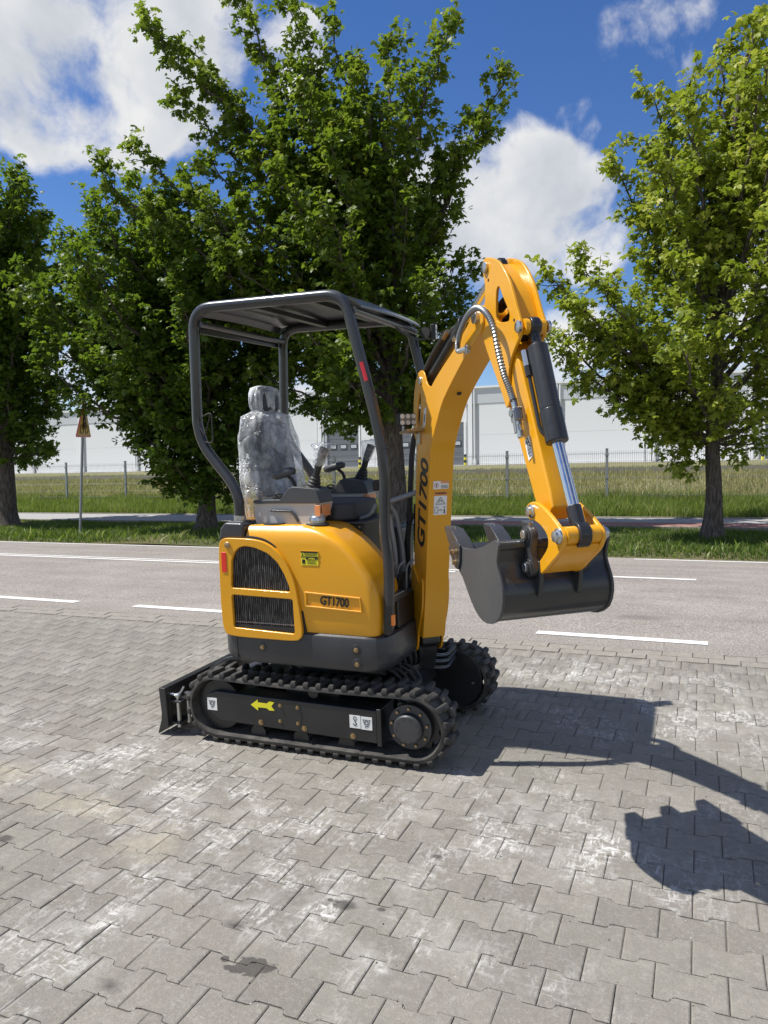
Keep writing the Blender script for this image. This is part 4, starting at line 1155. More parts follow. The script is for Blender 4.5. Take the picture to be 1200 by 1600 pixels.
# ---- platform, seat base, levers
MB().box(.26, .490, .19, .90, .650, .800).build('floor_plate', 'black', EX, bevel=.008)
MB().box(-.26, .262, .31, .735, .649, 1.165).build('seat_box', 'black', EX, bevel=.008)
sbx = bpy.data.objects['seat_box']
MB().box(-.26, .275, .300, .745, 1.165, 1.178).build('seat_box_lid', 'dark', sbx, bevel=.003)
MB().box(.216, .256, .3075, .3098, 1.02, 1.125).build('label_plate', 'white', sbx); MB().box(.216, .256, .3060, .3074, 1.103, 1.125).build('label_band', 'orangelabel', sbx); MB().box(.216, .256, .3060, .3074, 1.062, 1.075).build('label_band', 'orangelabel', sbx)
MB().cyl((.19, .309, 1.06), (.19, .300, 1.06), .02, 12).build('rubber_plug', 'rubberblack', sbx)
for (x, z) in [(.12, 1.13), (.24, 1.15)]: MB().cyl((x, .309, z), (x, .303, z), .006, 6).build('bolt', 'brass', sbx)
for i, y in enumerate((.40, .47)):
    lv = MB().tube(fillet([(.405+.02*i, y, .80), (.40+.015*i, y, 1.02), (.372+.012*i, y, 1.21), (.33, y-.01, 1.27), (.315, y-.02, 1.34)], .05), .011, 12).build('travel_lever', 'tubegrey', EX)
    MB().lathe([(.001, -.03), (.016, -.028), (.019, 0), (.017, .025), (.001, .03)], (.312, y-.022, 1.365), 'z', 14).build('lever_knob', 'rubberblack', lv)
MB().tube(fillet([(.31, .42, 1.255), (.40, .44, 1.285), (.56, .50, 1.335)], .03), .014, 12).build('guard_bar', 'galv', EX)
MB().tube(fillet([(.30, .40, 1.262), (.26, .40, 1.20), (.20, .40, 1.185)], .03), .010, 10).build('guard_bar', 'galv', EX)
for i in range(4):
    q = MB(); q.prism([(.40+.005*i, .80), (.42+.005*i, .80), (.44+.005*i, .90), (.425+.005*i, .90)], .22+.13*i, .30+.13*i); q.build('foot_pedal', 'dark', EX, bevel=.003)
for i in range(3):
    MB().tube(fillet([(.38+.03*i, .34+.05*i, .80), (.385+.03*i, .34+.05*i, .93), (.42+.03*i, .36+.05*i, .96)], .03), .007, 8).build('lever_linkage', 'galv', EX)
MB().box(.34, .50, .12, .30, .80, .83).build('foot_rest', 'dark', EX, bevel=.004)

# ---- consoles
def console(y, dxx, far):
    y0, y1 = y-.075, y+.075
    lo = MB(); prof = [(-.300, 1.292), (-.298, 1.215), (-.285, 1.182), (-.262, 1.169), (.000, 1.172), (.045, 1.200), (.078, 1.245), (.090, 1.285), (.088, 1.302)]
    lo.loft([[(x+dxx, yy, z) for x, z in [(px_*(1-.0) + (0 if 1 else 0), 1.235+(pz-1.235)*k) for px_, pz in prof]] for yy, k in [(y0+.010, .80), (y0, 1), (y1, 1), (y1-0, 1)][:3]])
    c = lo.build('side_console', 'consolegrey', EX, bevel=.010, seg=3)
    tp = MB(); tp.prism([(-.302, 1.294), (-.300, 1.312), (-.140, 1.314), (-.085, 1.372), (-.06, 1.380), (.055, 1.370), (.075, 1.355), (.094, 1.300), (.090, 1.2935)], y0-.002, y1+.002); 
    for i, v in enumerate(tp.v): tp.v[i] = (v[0]+dxx, v[1], v[2])
    tp.build('console_top', 'consoledark', c, bevel=.008, seg=3)
    MB().prism([(x+dxx, z) for x, z in [(-.20, 1.262), (-.08, 1.258), (-.05, 1.235), (-.035, 1.20), (-.043, 1.195), (-.062, 1.228), (-.085, 1.248), (-.20, 1.252)]], y0-.004, y0+.01).build('console_groove', 'consoledark', c, bevel=.002)
    MB().box(.062+dxx, .0915+dxx, y0-.0035, y0+.01, 1.225, 1.285).build('orange_label', 'orangelabel', c, bevel=.001)
    MB().box(.0905+dxx, .094+dxx, y0+.02, y1-.04, 1.225, 1.285).build('orange_label', 'orangelabel', c, bevel=.001)
    # bellows
    bs_ = []; 
    for i in range(11):
        t = i/10; bs_.append(((.050-.026*t)*(1 if i % 2 == 0 else .86), .085*t))
    ax = Vector((.32, 0, 1)).normalized(); cc = Vector((.012+dxx, y, 1.352))
    MB().lathe(bs_, cc, ax, 20).build('bellows', 'rubberblack', c)
    st = cc + ax*.08
    MB().tube([st, st+ax*.075, st+ax*.15+Vector((.01, 0, 0))], [.017, .020, .024], 12).build('joystick', 'rubberblack', c)
    # film sleeve over the grip
    import mathutils
    rgl = np.random.default_rng(3+int(far)); rings = []
    for (d, r_) in [(.055, .022), (.065, .026), (.10, .030), (.14, .036), (.165, .041), (.175, .038), (.18, .015)]:
        p = st+ax*d; rings.append([(p.x+(1.15 if d < .16 else 1.6)*r_*math.cos(a)*(1+.07*rgl.normal()), p.y+r_*math.sin(a)*(1+.07*rgl.normal()), p.z+.003*rgl.normal()) for a in [2*math.pi*k/14 for k in range(14)]])
    MB().loft(rings).build('grip_film', 'bag', c, ang=180)
    # arm rest
    a0 = Vector((-.165+dxx, y+.02, 1.445))
    pad = MB(); pr = []
    for (z, r_) in [(-.022, .55), (-.016, .9), (0, 1), (.014, .92), (.021, .6)]:
        pr.append([(a0.x+.075*r_*math.cos(q), a0.y+.032*r_*math.sin(q), a0.z+z+.012*math.cos(q)) for q in [2*math.pi*k/24 for k in range(24)]])
    pad.loft(pr); pad.build('arm_pad', 'consoledark', c, ang=60)
    MB().tube(fillet([(a0.x+.02, a0.y, a0.z-.01), (a0.x+.060, a0.y, a0.z-.04), (a0.x+.075, a0.y, a0.z-.13)], .03), .010, 8).build('arm_support', 'rubberblack', c)
    sw = MB(); sw.box(-.195+dxx, -.150+dxx, y-.05, y-.0, 1.312, 1.330); sw.build('switch_block', 'rubberblack', c, bevel=.004)
    MB().tube(fillet([(-.20+dxx, y-.04, 1.32), (-.17+dxx, y-.05, 1.345), (-.14+dxx, y-.03, 1.335), (-.12+dxx, y-.05, 1.315)], .01), .005, 6).build('key_cable', 'rubberblack', c)
    return c
console(.175, .027, False); console(.815, .010, True)

# ---- seat under its film
cu = MB(); cu.loft([[(x, YC+yy*s_, z) for x, yy in [(-.40, -.2), (-.1, -.225), (.12, -.22), (.20, -.15), (.215, 0), (.20, .15), (.12, .22), (-.1, .225), (-.40, .2)]] for z, s_ in [(1.180, .95), (1.20, 1), (1.255, 1), (1.278, .92)]])
seat = cu.build('driver_seat', 'seat', EX, bevel=.012, seg=3)
def se(cx, cy, cz, rx, ry, rz, n=24, mm=14, pw=.7, tilt=0, noise_=0, seed=1):
    rg = np.random.default_rng(seed); rings = []
    ph = rg.uniform(0, 6.28, 12)
    sg_ = lambda v: math.copysign(abs(v)**pw, v)
    for j in range(mm+1):
        f_ = -math.pi/2+math.pi*j/mm; cz_, sz_ = abs(math.cos(f_))**pw, sg_(math.sin(f_)); rg_ = []
        for i in range(n):
            a = 2*math.pi*i/n; k = 1 + (noise_*(math.sin(5*a+7*f_+ph[0])+math.sin(9*a-5*f_+ph[1])+.8*math.sin(14*a+3*f_+ph[2])+.7*math.sin(11*f_+4*a+ph[3])) if noise_ else 0)
            x = rx*cz_*sg_(math.cos(a))*k; y = ry*cz_*sg_(math.sin(a))*k; z = rz*sz_
            rg_.append((cx+x-tilt*z, cy+y, cz+z))
        rings.append(rg_)
    return rings
MB().loft(se(-.375, YC, 1.475, .060, .200, .285, pw=.62, tilt=.12)).build('backrest', 'seat', seat, ang=180)
MB().loft(se(-.325, YC, 1.44, .030, .125, .20, pw=.7, tilt=.12)).build('back_cushion', 'seat', seat, ang=180)
MB().loft(se(-.395, YC, 1.845, .042, .105, .072, pw=.7, tilt=.1)).build('headrest', 'seat', seat, ang=180)
MB().box(-.41, -.37, YC-.05, YC+.05, 1.74, 1.79).build('headrest_post', 'rubberblack', seat)
# film: hangs loosely over backrest and headrest, drawn into folds
def film(name, prof, seed, n=72):
    rg = np.random.default_rng(seed); ph = rg.uniform(0, 6.28, 9); rings = []
    for j, (z, cx, rx, ry, fold) in enumerate(prof):
        r_ = []
        for i in range(n):
            a = 2*math.pi*i/n
            k = fold*(.5*math.sin(7*a+ph[0]+9*z)+.45*math.sin(13*a+ph[1]-14*z)+.35*math.sin(19*a+ph[2]+23*z)+.3*math.sin(29*a+ph[3]+5*z)+.12*rg.normal())
            ca, sa = math.cos(a), math.sin(a)
            x = math.copysign(abs(ca)**.75, ca); y = math.copysign(abs(sa)**.75, sa)
            r_.append((cx+(rx+k)*x, YC+(ry+k)*y, z+.0015*rg.normal()))
        rings.append(r_)
    MB().loft(rings, True).build(name, 'bag', seat, ang=180)
pr = [(1.165, -.41, .075, .17, .012), (1.19, -.41, .085, .19, .014), (1.22, -.41, .09, .20, .014), (1.25, -.41, .085, .205, .012), (1.28, -.41, .095, .215, .010)]
for i in range(22):
    t = i/21; z = 1.31+t*.45; pr.append((z, -.365-.045*t, .125-.030*t, .258-.020*t+.006*math.sin(t*3.1)-.055*max(0, t-.72)/.28, .0065))
pr += [(1.775, -.41, .062, .135, .008), (1.790, -.41, .045, .085, .006)]
film('seat_film', pr, 5)
film('headrest_film', [(1.770, -.41, .040, .070, .006), (1.785, -.41, .052, .095, .008), (1.81, -.41, .058, .113, .008), (1.85, -.41, .060, .118, .008), (1.89, -.41, .056, .112, .010), (1.915, -.41, .045, .095, .012), (1.928, -.41, .020, .06, .008)], 9)

# ---- canopy
YN, YFAR = .060, .905
nh = fillet([(-.335, YN, 1.195), (-.335, YN, 1.365), (-.570, YN, 1.640), (-.552, YN, 2.318), (.318, YN, 2.305), (.505, YN, 1.52), (.480, YN, 1.18), (.503, YN, 1.02), (.494, YN, .80)], [.10, .12, .115, .10, .25, .2, .1], 8)
hoop = MB().tube(nh, .0275, 18).build('canopy_hoop', 'tube', EX, ang=60)
MB().box(-.385, -.29, YN-.04, YN+.04, 1.196, 1.208).build('base_flange', 'dark', hoop, bevel=.003)
MB().lathe([(.032, .0), (.032, .028), (.028, .03)], (-.335, YN, 1.206), 'z').build('base_collar', 'steel', hoop)
fh = fillet([(-.315, YFAR, 1.17), (-.315, YFAR, 1.365), (-.530, YFAR, 1.640), (-.507, YFAR, 2.305), (.325, YFAR, 2.285), (.500, YFAR, 1.52), (.480, YFAR, 1.18), (.503, YFAR, 1.02), (.494, YFAR, .80)], [.10, .12, .115, .10, .25, .2, .1], 8)
hoop2 = MB().tube(fh, .0275, 18).build('canopy_hoop', 'tube', EX, ang=60)
def wrap(name, a, b, r_, mat, par, th=70, off=0):
    """short sheet of tape on a tube between two points"""
    a, b = Vector(a), Vector(b); t = (b-a).normalized(); u = Vector((0, -1, 0)); w = t.cross(u); q = []
    for k in range(9):
        an = R(off-th+2*th*k/8); d = u*math.cos(an)+w*math.sin(an); q.append((a+d*r_, b+d*r_))
    m_ = MB(); vs = [p for pr_ in q for p in pr_]; m_.add(vs, [(2*k, 2*k+1, 2*k+3, 2*k+2) for k in range(8)]); m_.build(name, mat, par)
wrap('red_tape', (.4045, YN, 1.975), (.4275, YN, 1.885), .0284, 'redtape', hoop, 55, 30)
wrap('red_tape', (-.556, YN, 2.02), (-.559, YN, 1.93), .0284, 'redtape', hoop, 42, 115)
wrap('red_tape', (-.513, YFAR, 2.03), (-.516, YFAR, 1.92), .0284, 'redtape', hoop2, 50, 112)
wrap('tube_joint', (.4975, YN, 1.560), (.4985, YN, 1.556), .0280, 'ink', hoop, 175)
# roof: pressed sheet with a front that slopes down, ribs below
rf = MB(); sec = [(-.525, 2.285), (-.505, 2.318), (-.45, 2.332), (-.1, 2.330), (.22, 2.322), (.30, 2.306), (.375, 2.270), (.402, 2.245)]
top = [(x, z) for x, z in sec]; bot = [(x, z-.010) for x, z in sec][::-1]
rings = []
for t in lin(0, 1, 9):
    y = YN+.005+(YFAR-YN-.01)*t; cr = .010*math.sin(math.pi*t)
    rings.append([(x, y, z+cr) for x, z in top+bot])
rf.loft(rings); roof = rf.build('canopy_roof', 'tube', EX, ang=25)
MB().box(-.545, -.53, YN+.02, YFAR-.02, 2.19, 2.245).build('rear_valance', 'black', roof, bevel=.003)
for x in (-.20, .12): MB().prism([(YN+.02, 2.285), (YFAR-.02, 2.285), (YFAR-.02, 2.312), (YN+.02, 2.312)], x-.02, x+.02, 'x').build('roof_rib', 'black', roof, bevel=.003)
MB().tube([(-.515, YN, 2.235), (-.500, YFAR, 2.225)], .016, 12).build('rear_cross_tube', 'tube', roof)
MB().tube([(.365, YN, 2.225), (.37, YFAR, 2.21)], .018, 12).build('front_cross_tube', 'tube', roof)
MB().tube(fillet([(.36, .55, 2.225), (.40, .62, 2.17), (.43, .75, 2.15), (.43, .88, 2.165)], .05), .006, 6).build('lamp_cable', 'rubberblack', roof)
MB().tube([(.44, .86, 2.20), (.44, .93, 2.195)], .03, 12).build('lamp_mount', 'rubberblack', roof)
def lamp(par, c, xa, ya, w, h, nx, ny, nm='work_lamp'):
    """LED lamp: xa = width axis, ya = up axis, faces along xa x ya"""
    mt = frame(c, xa, ya)
    body = MB().box(-w/2, w/2, -h/2, h/2, -.028, 0); o = body.build(nm, 'rubberblack', par, bevel=.006); o.matrix_local = mt
    MB().box(-w/2+.005, w/2-.005, -h/2+.005, h/2-.005, .0003, .003).build('lamp_glass', 'galv', o, bevel=.001)
    for i in range(nx):
        for j in range(ny):
            x = -w/2+(i+.5)*w/nx; y = -h/2+(j+.5)*h/ny
            MB().lathe([(min(w/nx, h/ny)*.40, .003), (min(w/nx, h/ny)*.36, .006), (min(w/nx, h/ny)*.12, .0035), (.001, .006)], (x, y, 0), 'z', 12).build('led_reflector', 'cellglint', o)
    f_ = MB()
    for k in range(5): f_.box(-w/2+.01, w/2-.01, -h/2+.008+k*(h-.016)/5, -h/2+.011+k*(h-.016)/5, -.040, -.028)
    f_.build('cooling_fin', 'rubberblack', o, kind='stuff')
    return o
lamp(roof, (.485, .925, 2.205), (-.25, 1, 0), (0, 0, 1), .075, .085, 2, 3)
# mirror holder wires on the rear post
mh = MB().tube(fillet([(-.548, YN-.01, 1.735), (-.50, YN-.03, 1.765), (-.455, YN-.03, 1.775), (-.455, YN-.03, 1.62), (-.50, YN-.02, 1.62), (-.548, YN, 1.64)], .02), .0035, 6).build('wire_bracket', 'rubberblack', hoop)
MB().tube([(-.540, YN-.02, 1.70), (-.50, YN-.03, 1.66), (-.46, YN-.03, 1.77)], .0035, 6).build('wire_stay', 'rubberblack', mh)

# ---- swing post and hoses at the foot
A = R(38); F0 = Vector((.567, .44, 0)); BROT = A - math.pi/2
boom_m = MB()
def BF(o): o.location = F0; o.rotation_euler = (0, 0, BROT); return o
sw = MB(); sw.prism([(-.235, .575), (-.10, .575), (.015, .560), (.022, .515), (-.03, .49), (-.04, .44), (-.09, .34), (-.24, .34)], -.052, .052); BF(sw.build('swing_post', 'black', EX, bevel=.010))
for z in (.372, .592): MB().prism([(.28, .33), (.44, .36), (.495, .43), (.495, .55), (.44, .62), (.28, .65)], z-.022, z+.022, 'z').build('swing_bracket', 'black', EX, bevel=.008)
MB().cyl((.44, YC, .33), (.44, YC, .66), .035, 20).build('swing_pin', 'dark', EX)
MB().box(.20, .36, .30, .68, .35, .62).build('slew_nose', 'black', EX, bevel=.012)
for i in range(5):
    MB().tube(fillet([(.36, .24+.05*i, .60-.02*i), (.44+.015*i, .22+.05*i, .54), (.47+.01*i, .26+.05*i, .41), (.40, .34+.05*i, .34)], .08), .011, 10).build('hydraulic_hose', 'rubberblack', EX)
for i in range(4):
    MB().tube(fillet([(.20, .205+.028*i, .435+.005*i), (.36+.02*i, .20+.03*i, .455), (.47+.025*i, .22+.03*i, .40), (.49+.02*i, .24+.03*i, .30)], .09), .009, 10).build('hydraulic_hose', 'rubberblack', EX)
for i in range(3):
    MB().tube(fillet([(.52, .53+.0*i, .35+.035*i), (.60, .60, .33+.035*i), (.60, .76, .35+.03*i)], .05), .010, 10).build('steel_pipe', 'tube', EX)

# ---- boom: plate box of even width with a bent profile (boom frame: x = reach, y = sideways, z = up)
under = [(.060, .560), (.095, .68), (.132, .828), (.19, 1.115), (.240, 1.38), (.276, 1.53), (.325, 1.615), (.385, 1.685), (.48, 1.778), (.676, 1.895), (.82, 1.970), (.930, 2.020)]
backe = [(.955, 2.055), (.950, 2.085), (.925, 2.118), (.890, 2.126), (.85, 2.105), (.80, 2.068), (.627, 1.985), (.40, 1.892), (.27, 1.822), (.17, 1.745), (.095, 1.640), (.055, 1.52), (.015, 1.30), (-.020, 1.09), (-.065, .833), (-.078, .70), (-.075, .56)]
BW = .062
bm_ = MB(); bm_.prism(smooth_loop(under, 3, False)+smooth_loop(backe, 3, False), -BW, BW)
boom = BF(bm_.build('boom', 'yellow', EX, bevel=.004))
def BP(mb, name, mat, par=None, **kw): o = mb.build(name, mat, par or boom, **kw); return o
# weld-on side cheeks at tip, foot flanges, cylinder lug
for s in (-1, 1):
    y0, y1 = (s*BW, s*(BW+.012)) if s > 0 else (-BW-.012, -BW)
    fl = smooth_loop([(-.080, .46), (-.025, .475), (.003, .520), (.020, .58), (.075, .68), (.105, .76), (.118, .87), (.09, .885), (.06, .86), (-.035, .93), (-.060, .925), (-.072, .84), (-.085, .72), (-.115, .65), (-.155, .58), (-.165, .52), (-.145, .475)], 3)
    BP(MB().prism(fl, y0, y1), 'foot_flange', 'yellow', bevel=.003)
    BP(MB().cyl((-.080, s*(BW+.012), .525), (-.080, s*(BW+.022), .525), .022, 20), 'pivot_pin', 'dark', bevel=.002)
    lg = [(.02, 1.60), (.005, 1.70), (.015, 1.80), (.050, 1.88), (.095, 1.925), (.150, 1.938), (.195, 1.920), (.235, 1.865), (.30, 1.85), (.36, 1.875), (.33, 1.80), (.20, 1.72), (.12, 1.62)]
    ho = smooth_loop([(.062, 1.70), (.090, 1.80), (.125, 1.83), (.128, 1.78), (.105, 1.70), (.08, 1.66)], 3)
    pl_ = plate_holes(smooth_loop(lg, 3), [ho], min(y0, y1)*.75, max(y0, y1)*.75, 'cylinder_lug', 'yellow', boom, bevel=.003)
    BP(MB().cyl((.141, s*.040, 1.888), (.141, s*.064, 1.888), .020, 20), 'pivot_pin', 'steel', bevel=.003)
BP(MB().cyl((-.08, -BW, .525), (-.08, BW, .525), .034, 20), 'foot_boss', 'black')
BP(MB().lathe([(.026, -.079), (.026, .079)], (.897, 0, 2.079), 'y', 24), 'pivot_pin', 'steel', bevel=.003)
BP(MB().lathe([(.001, 0), (.011, .0005), (.011, -.003)], (.52, -.0, 1.7995), (.55, 0, -.835), 16), 'drain_hole', 'ink')
# lettering up the side, letter tops towards the cab
text_obj('lettering', 'GT1700', .155, 'ink', boom, frame((.137, -BW-.0008, 1.275), (.245, 0, 1), (-1, 0, .245)), .95, .0040)
# labels on the under face
def under_at(z):
    zs = [p[1] for p in under]; xs = [p[0] for p in under]; return float(np.interp(z, zs, xs))
def under_label(z0, z1, y0, y1, mat, th, nm, par):
    a, b = under_at(z0), under_at(z1); m_ = MB()
    n_ = Vector((z1-z0, 0, -(b-a))).normalized()
    q = [Vector((a, y0, z0)), Vector((a, y1, z0)), Vector((b, y1, z1)), Vector((b, y0, z1))]
    m_.add([p+n_*.0006 for p in q]+[p+n_*th for p in q], [(0, 1, 2, 3), (4, 5, 6, 7), (0, 1, 5, 4), (1, 2, 6, 5), (2, 3, 7, 6), (3, 0, 4, 7)])
    return m_.build(nm, mat, par, smooth=False)
l1 = under_label(1.352, 1.392, -.040, .040, 'white', .0015, 'label_plate', boom); under_label(1.380, 1.3915, -.002, .040, 'orangelabel', .0021, 'label_band', l1)
for k in range(3): under_label(1.3560+.0065*k, 1.3585+.0065*k, 0, .036, 'ink', .0021, 'label_text', l1)
def under_ring(z, y, r_, w, par, nm='symbol'):
    a = under_at(z); b = under_at(z+.02); t = Vector((b-a, 0, .02)).normalized(); n_ = Vector((t.z, 0, -t.x)); c = Vector((a, y, z))+n_*.0022; u = Vector((0, 1, 0))
    return MB().tube([c+u*r_*math.cos(q)+t*r_*math.sin(q) for q in [i*math.pi/8 for i in range(17)]], w, 4).build(nm, 'redtape', par)
under_ring(1.371, -.024, .010, .0012, l1)
under_label(1.364, 1.378, -.026, -.022, 'ink', .0021, 'symbol', l1)
l2 = under_label(1.222, 1.318, -.034, .034, 'white', .0015, 'label_plate', boom); under_label(1.322, 1.338, -.034, .034, 'orangelabel', .0015, 'label_band', boom)
def under_lines(par, pts, w, nm='symbol'):
    m_ = MB()
    for (y, z), (y2, z2) in zip(pts, pts[1:]):
        n_ = Vector((1, 0, -.17)).normalized()
        m_.tube([Vector((under_at(z), y, z))+n_*.0022, Vector((under_at(z2), y2, z2))+n_*.0022], w, 4)
    return m_.build(nm, 'ink', par)
under_lines(l2, [(-.024, 1.276), (.024, 1.276), (0, 1.310), (-.024, 1.276)], .0012); under_lines(l2, [(-.008, 1.282), (-.006, 1.294), (.006, 1.294), (.008, 1.282)], .0012)
under_lines(l2, [(-.028, 1.232), (-.028, 1.262), (-.012, 1.262), (-.012, 1.232), (-.028, 1.232)], .0011); under_lines(l2, [(-.006, 1.246), (.010, 1.246)], .0018)
under_lines(l2, [(.022, 1.228), (.022, 1.250)], .0032); under_lines(l2, [(.022, 1.257), (.022, 1.262)], .0036)
lw = frame((under_at(1.33)+.0020, 0, 1.330), (0, 1, 0), (under_at(1.34)-under_at(1.32), 0, .02)); text_obj('label_word', 'WARNING', .013, 'ink', l2, lw, 1, .0004, .0003)
sb = MB().prism([(.175, 1.655), (.215, 1.668), (.235, 1.755), (.200, 1.745)], -BW-.0014, -BW-.0004).build('label_plate', 'white', boom, smooth=False)
MB().prism([(.196, 1.68), (.204, 1.682), (.213, 1.72), (.205, 1.722)], -BW-.0022, -BW-.0012).build('symbol', 'ink', sb, smooth=False)

# lift cylinder behind the boom, hose run
bc = BF(MB().tube([(-.13, 0, .62), (-.085, 0, 1.25)], .040, 20).build('boom_cylinder', 'black', EX))
MB().tube([(-.085, 0, 1.25), (-.075, 0, 1.62), (.04, 0, 1.70)], .020, 16).build('cylinder_rod', 'chrome', bc)
MB().tube(fillet([(-.13, -.055, .66), (-.16, -.06, .85), (-.14, -.06, 1.12), (-.07, -.055, 1.20)], .08), .012, 10).build('hydraulic_hose', 'rubberblack', bc)
MB().tube(fillet([(-.22, -.03, .60), (-.24, -.05, .78), (-.20, -.06, 1.00), (-.16, -.05, 1.10), (-.15, -.02, 1.55), (-.05, 0, 1.75)], .08), .016, 10).build('hydraulic_hose', 'rubberblack', bc)
MB().tube([(-.241, -.05, .76), (-.244, -.05, .84)], .015, 10).build('hose_fitting', 'steel', bc)

# stick cylinder on top of the boom
ca, cb_ = Vector((.141, 0, 1.888)), Vector((.975, 0, 2.255)); dd = (cb_-ca).normalized()
ac = BF(MB().tube([ca+dd*.03, ca+dd*.50], .034, 22).build('stick_cylinder', 'black', EX, bevel=.002))
MB().tube([ca+dd*.48, ca+dd*.53], .037, 22).build('cylinder_gland', 'black', ac, bevel=.003)
MB().tube([ca+dd*.52, cb_], .0175, 18).build('cylinder_rod', 'chrome', ac)
MB().lathe([(.034, -.03), (.034, .03)], ca, 'y', 20).build('cylinder_eye', 'black', ac); MB().lathe([(.034, -.025), (.034, .025)], cb_, 'y', 20).build('cylinder_eye', 'black', ac)
nrm = Vector((-dd.z, 0, dd.x))
MB().tube(fillet([ca+dd*.02+nrm*.05, ca+dd*.16+nrm*.06, ca+dd*.36+nrm*.055, ca+dd*.44+nrm*.035], .05), .017, 10).build('hose_sleeve', 'rubberblack', ac)
MB().tube(fillet([ca+dd*.0+nrm*.035+Vector((0, -.035, 0)), ca+dd*.18+nrm*.04+Vector((0, -.04, 0)), ca+dd*.38+nrm*.035+Vector((0, -.04, 0))], .05), .014, 10).build('hose_sleeve', 'rubberblack', ac)
MB().tube([ca+dd*.34+Vector((0, -.042, .03)), ca+dd*.40+Vector((0, -.042, .03))], .011, 10).build('hose_fitting', 'brass', ac)
MB().tube([ca+dd*.44+Vector((0, -.030, -.03)), ca+dd*.475+Vector((0, -.030, -.03))], .009, 10).build('hose_fitting', 'steel', ac)

# ---- stick (arm)
AW = .040
outer = [(1.000, 2.288), (1.06, 2.268), (1.115, 2.235), (1.18, 2.165), (1.222, 2.090), (1.248, 2.040), (1.272, 1.995), (1.262, 1.960), (1.222, 1.926), (1.180, 1.882), (1.155, 1.820)]
inner = [(.920, 2.020), (.935, 2.105), (.955, 2.138), (.958, 2.190), (.945, 2.233), (.928, 2.262), (.955, 2.293)]
wnd = smooth_loop([(1.068, 2.155), (1.092, 2.160), (1.118, 2.125), (1.170, 2.060), (1.176, 2.035), (1.155, 2.024), (1.066, 2.040), (1.058, 2.10)], 3)
# stick body: tapering box
sk_ = MB()
body = [(.915, 2.035), (.94, 1.98), (1.000, 1.882), (1.125, 1.716), (1.213, 1.580), (1.345, 1.350), (1.375, 1.315), (1.425, 1.315), (1.46, 1.36), (1.440, 1.42), (1.400, 1.50), (1.335, 1.640), (1.23, 1.86), (1.20, 1.90), (1.10, 1.99), (1.0, 2.05)]
sk_.prism(body, -AW+.001, AW-.001); stick = BF(sk_.build('stick', 'yellow', EX, bevel=.008, seg=3))
for s in (-1, 1):
    y0 = -AW-.012 if s < 0 else AW
    pts = smooth_loop(outer + [(1.165, 1.74), (1.135, 1.71), (1.10, 1.76), (1.00, 1.89), (.945, 1.965)] + inner, 2)
    plate_holes(pts, [wnd], y0, y0+.012, 'head_plate', 'yellow', stick, bevel=.003)
    for (c, r_) in [((.975, 2.255), .022), ((1.262, 1.990), .022)]:
        MB().lathe([(r_*.95, 0), (r_, .003), (r_, .010), (r_*.8, .013), (.001, .0135)], (c[0], s*(AW+.012), c[1]), (0, s, 0), 24).build('pivot_pin', 'steel', stick)
    for c in ((.995, 2.205), (1.218, 2.020)): MB().cyl((c[0], s*(AW+.012), c[1]), (c[0], s*(AW+.0135), c[1]), .006, 10).build('grease_hole', 'ink', stick)
# curved spine between the plates
sp = MB(); o_ = smooth_loop([(1.02, 2.262), (1.10, 2.215), (1.165, 2.145), (1.205, 2.07), (1.225, 2.02)], 4, False); i_ = [(x-.010, z-.008) for x, z in o_][::-1]
sp.prism(o_+i_, -AW+.0005, AW-.0005); sp.build('spine_plate', 'yellow', stick)
MB().lathe([(.040, -AW), (.040, AW)], (.897, 0, 2.079), 'y', 24).build('pivot_boss', 'yellow', stick)
MB().tube(fillet([(.98, .0, 2.10), (1.07, .0, 2.13), (1.12, .0, 2.08), (1.16, .0, 1.98)], .05), .020, 10).build('dark_filler', 'rubberblack', stick)  # dark filler added so the head window reads black
MB().tube(fillet([(.99, .02, 2.05), (1.08, .02, 2.07), (1.13, .02, 2.02), (1.15, .02, 1.96)], .04), .018, 10).build('dark_filler', 'rubberblack', stick)
MB().lathe([(.026, -.010), (.026, .010)], (1.0, 0, 2.262), 'y', 20).build('stop_roller', 'black', stick)
ls = MB().prism([(1.262, 1.585), (1.294, 1.607), (1.325, 1.535), (1.293, 1.515)], -AW-.0016, -AW+.002).build('label_plate', 'white', stick, smooth=False)
g = MB(); strip(g, [(1.275, 1.577), (1.312, 1.567)], -AW-.0018, .002); strip(g, [(1.275, 1.577), (1.286, 1.597)], -AW-.0018, .002); strip(g, [(1.286, 1.597), (1.312, 1.567)], -AW-.0018, .002); strip(g, [(1.284, 1.580), (1.296, 1.583)], -AW-.0018, .006)
for k in range(3): strip(g, [(1.289+.005*k, 1.552-.011*k), (1.311+.005*k, 1.561-.011*k)], -AW-.0018, .0014)
g.build('symbol', 'ink', ls, smooth=False)
# armoured hose looping over the joint to the shut-off valve
hp = smooth3([(.740, -.088, 1.972), (.755, -.088, 2.010), (.812, -.095, 2.048), (.905, -.10, 2.090), (1.000, -.10, 2.098), (1.085, -.10, 2.062), (1.140, -.098, 2.000), (1.172, -.094, 1.905), (1.205, -.088, 1.822), (1.236, -.080, 1.765), (1.250, -.075, 1.728)], 14)
hose = MB(); hose.tube([Vector(p) for p in hp], [.0100+.0030*(i % 2) for i in range(len(hp))], 12); hz = BF(hose.build('armoured_hose', 'hosesteel', EX, ang=20))
MB().tube([(1.226, -.080, 1.780), (1.247, -.075, 1.735)], .013, 10).build('hose_fitting', 'steel', hz)
MB().tube(fillet([(.740, -.088, 1.980), (.742, -.086, 1.962), (.790, -.066, 1.968)], .012), .012, 10).build('hose_elbow', 'steel', hz)
MB().lathe([(.018, -.062), (.018, -.075)], (.80, 0, 1.966), 'y', 14).build('bulkhead_nut', 'steel', hz)
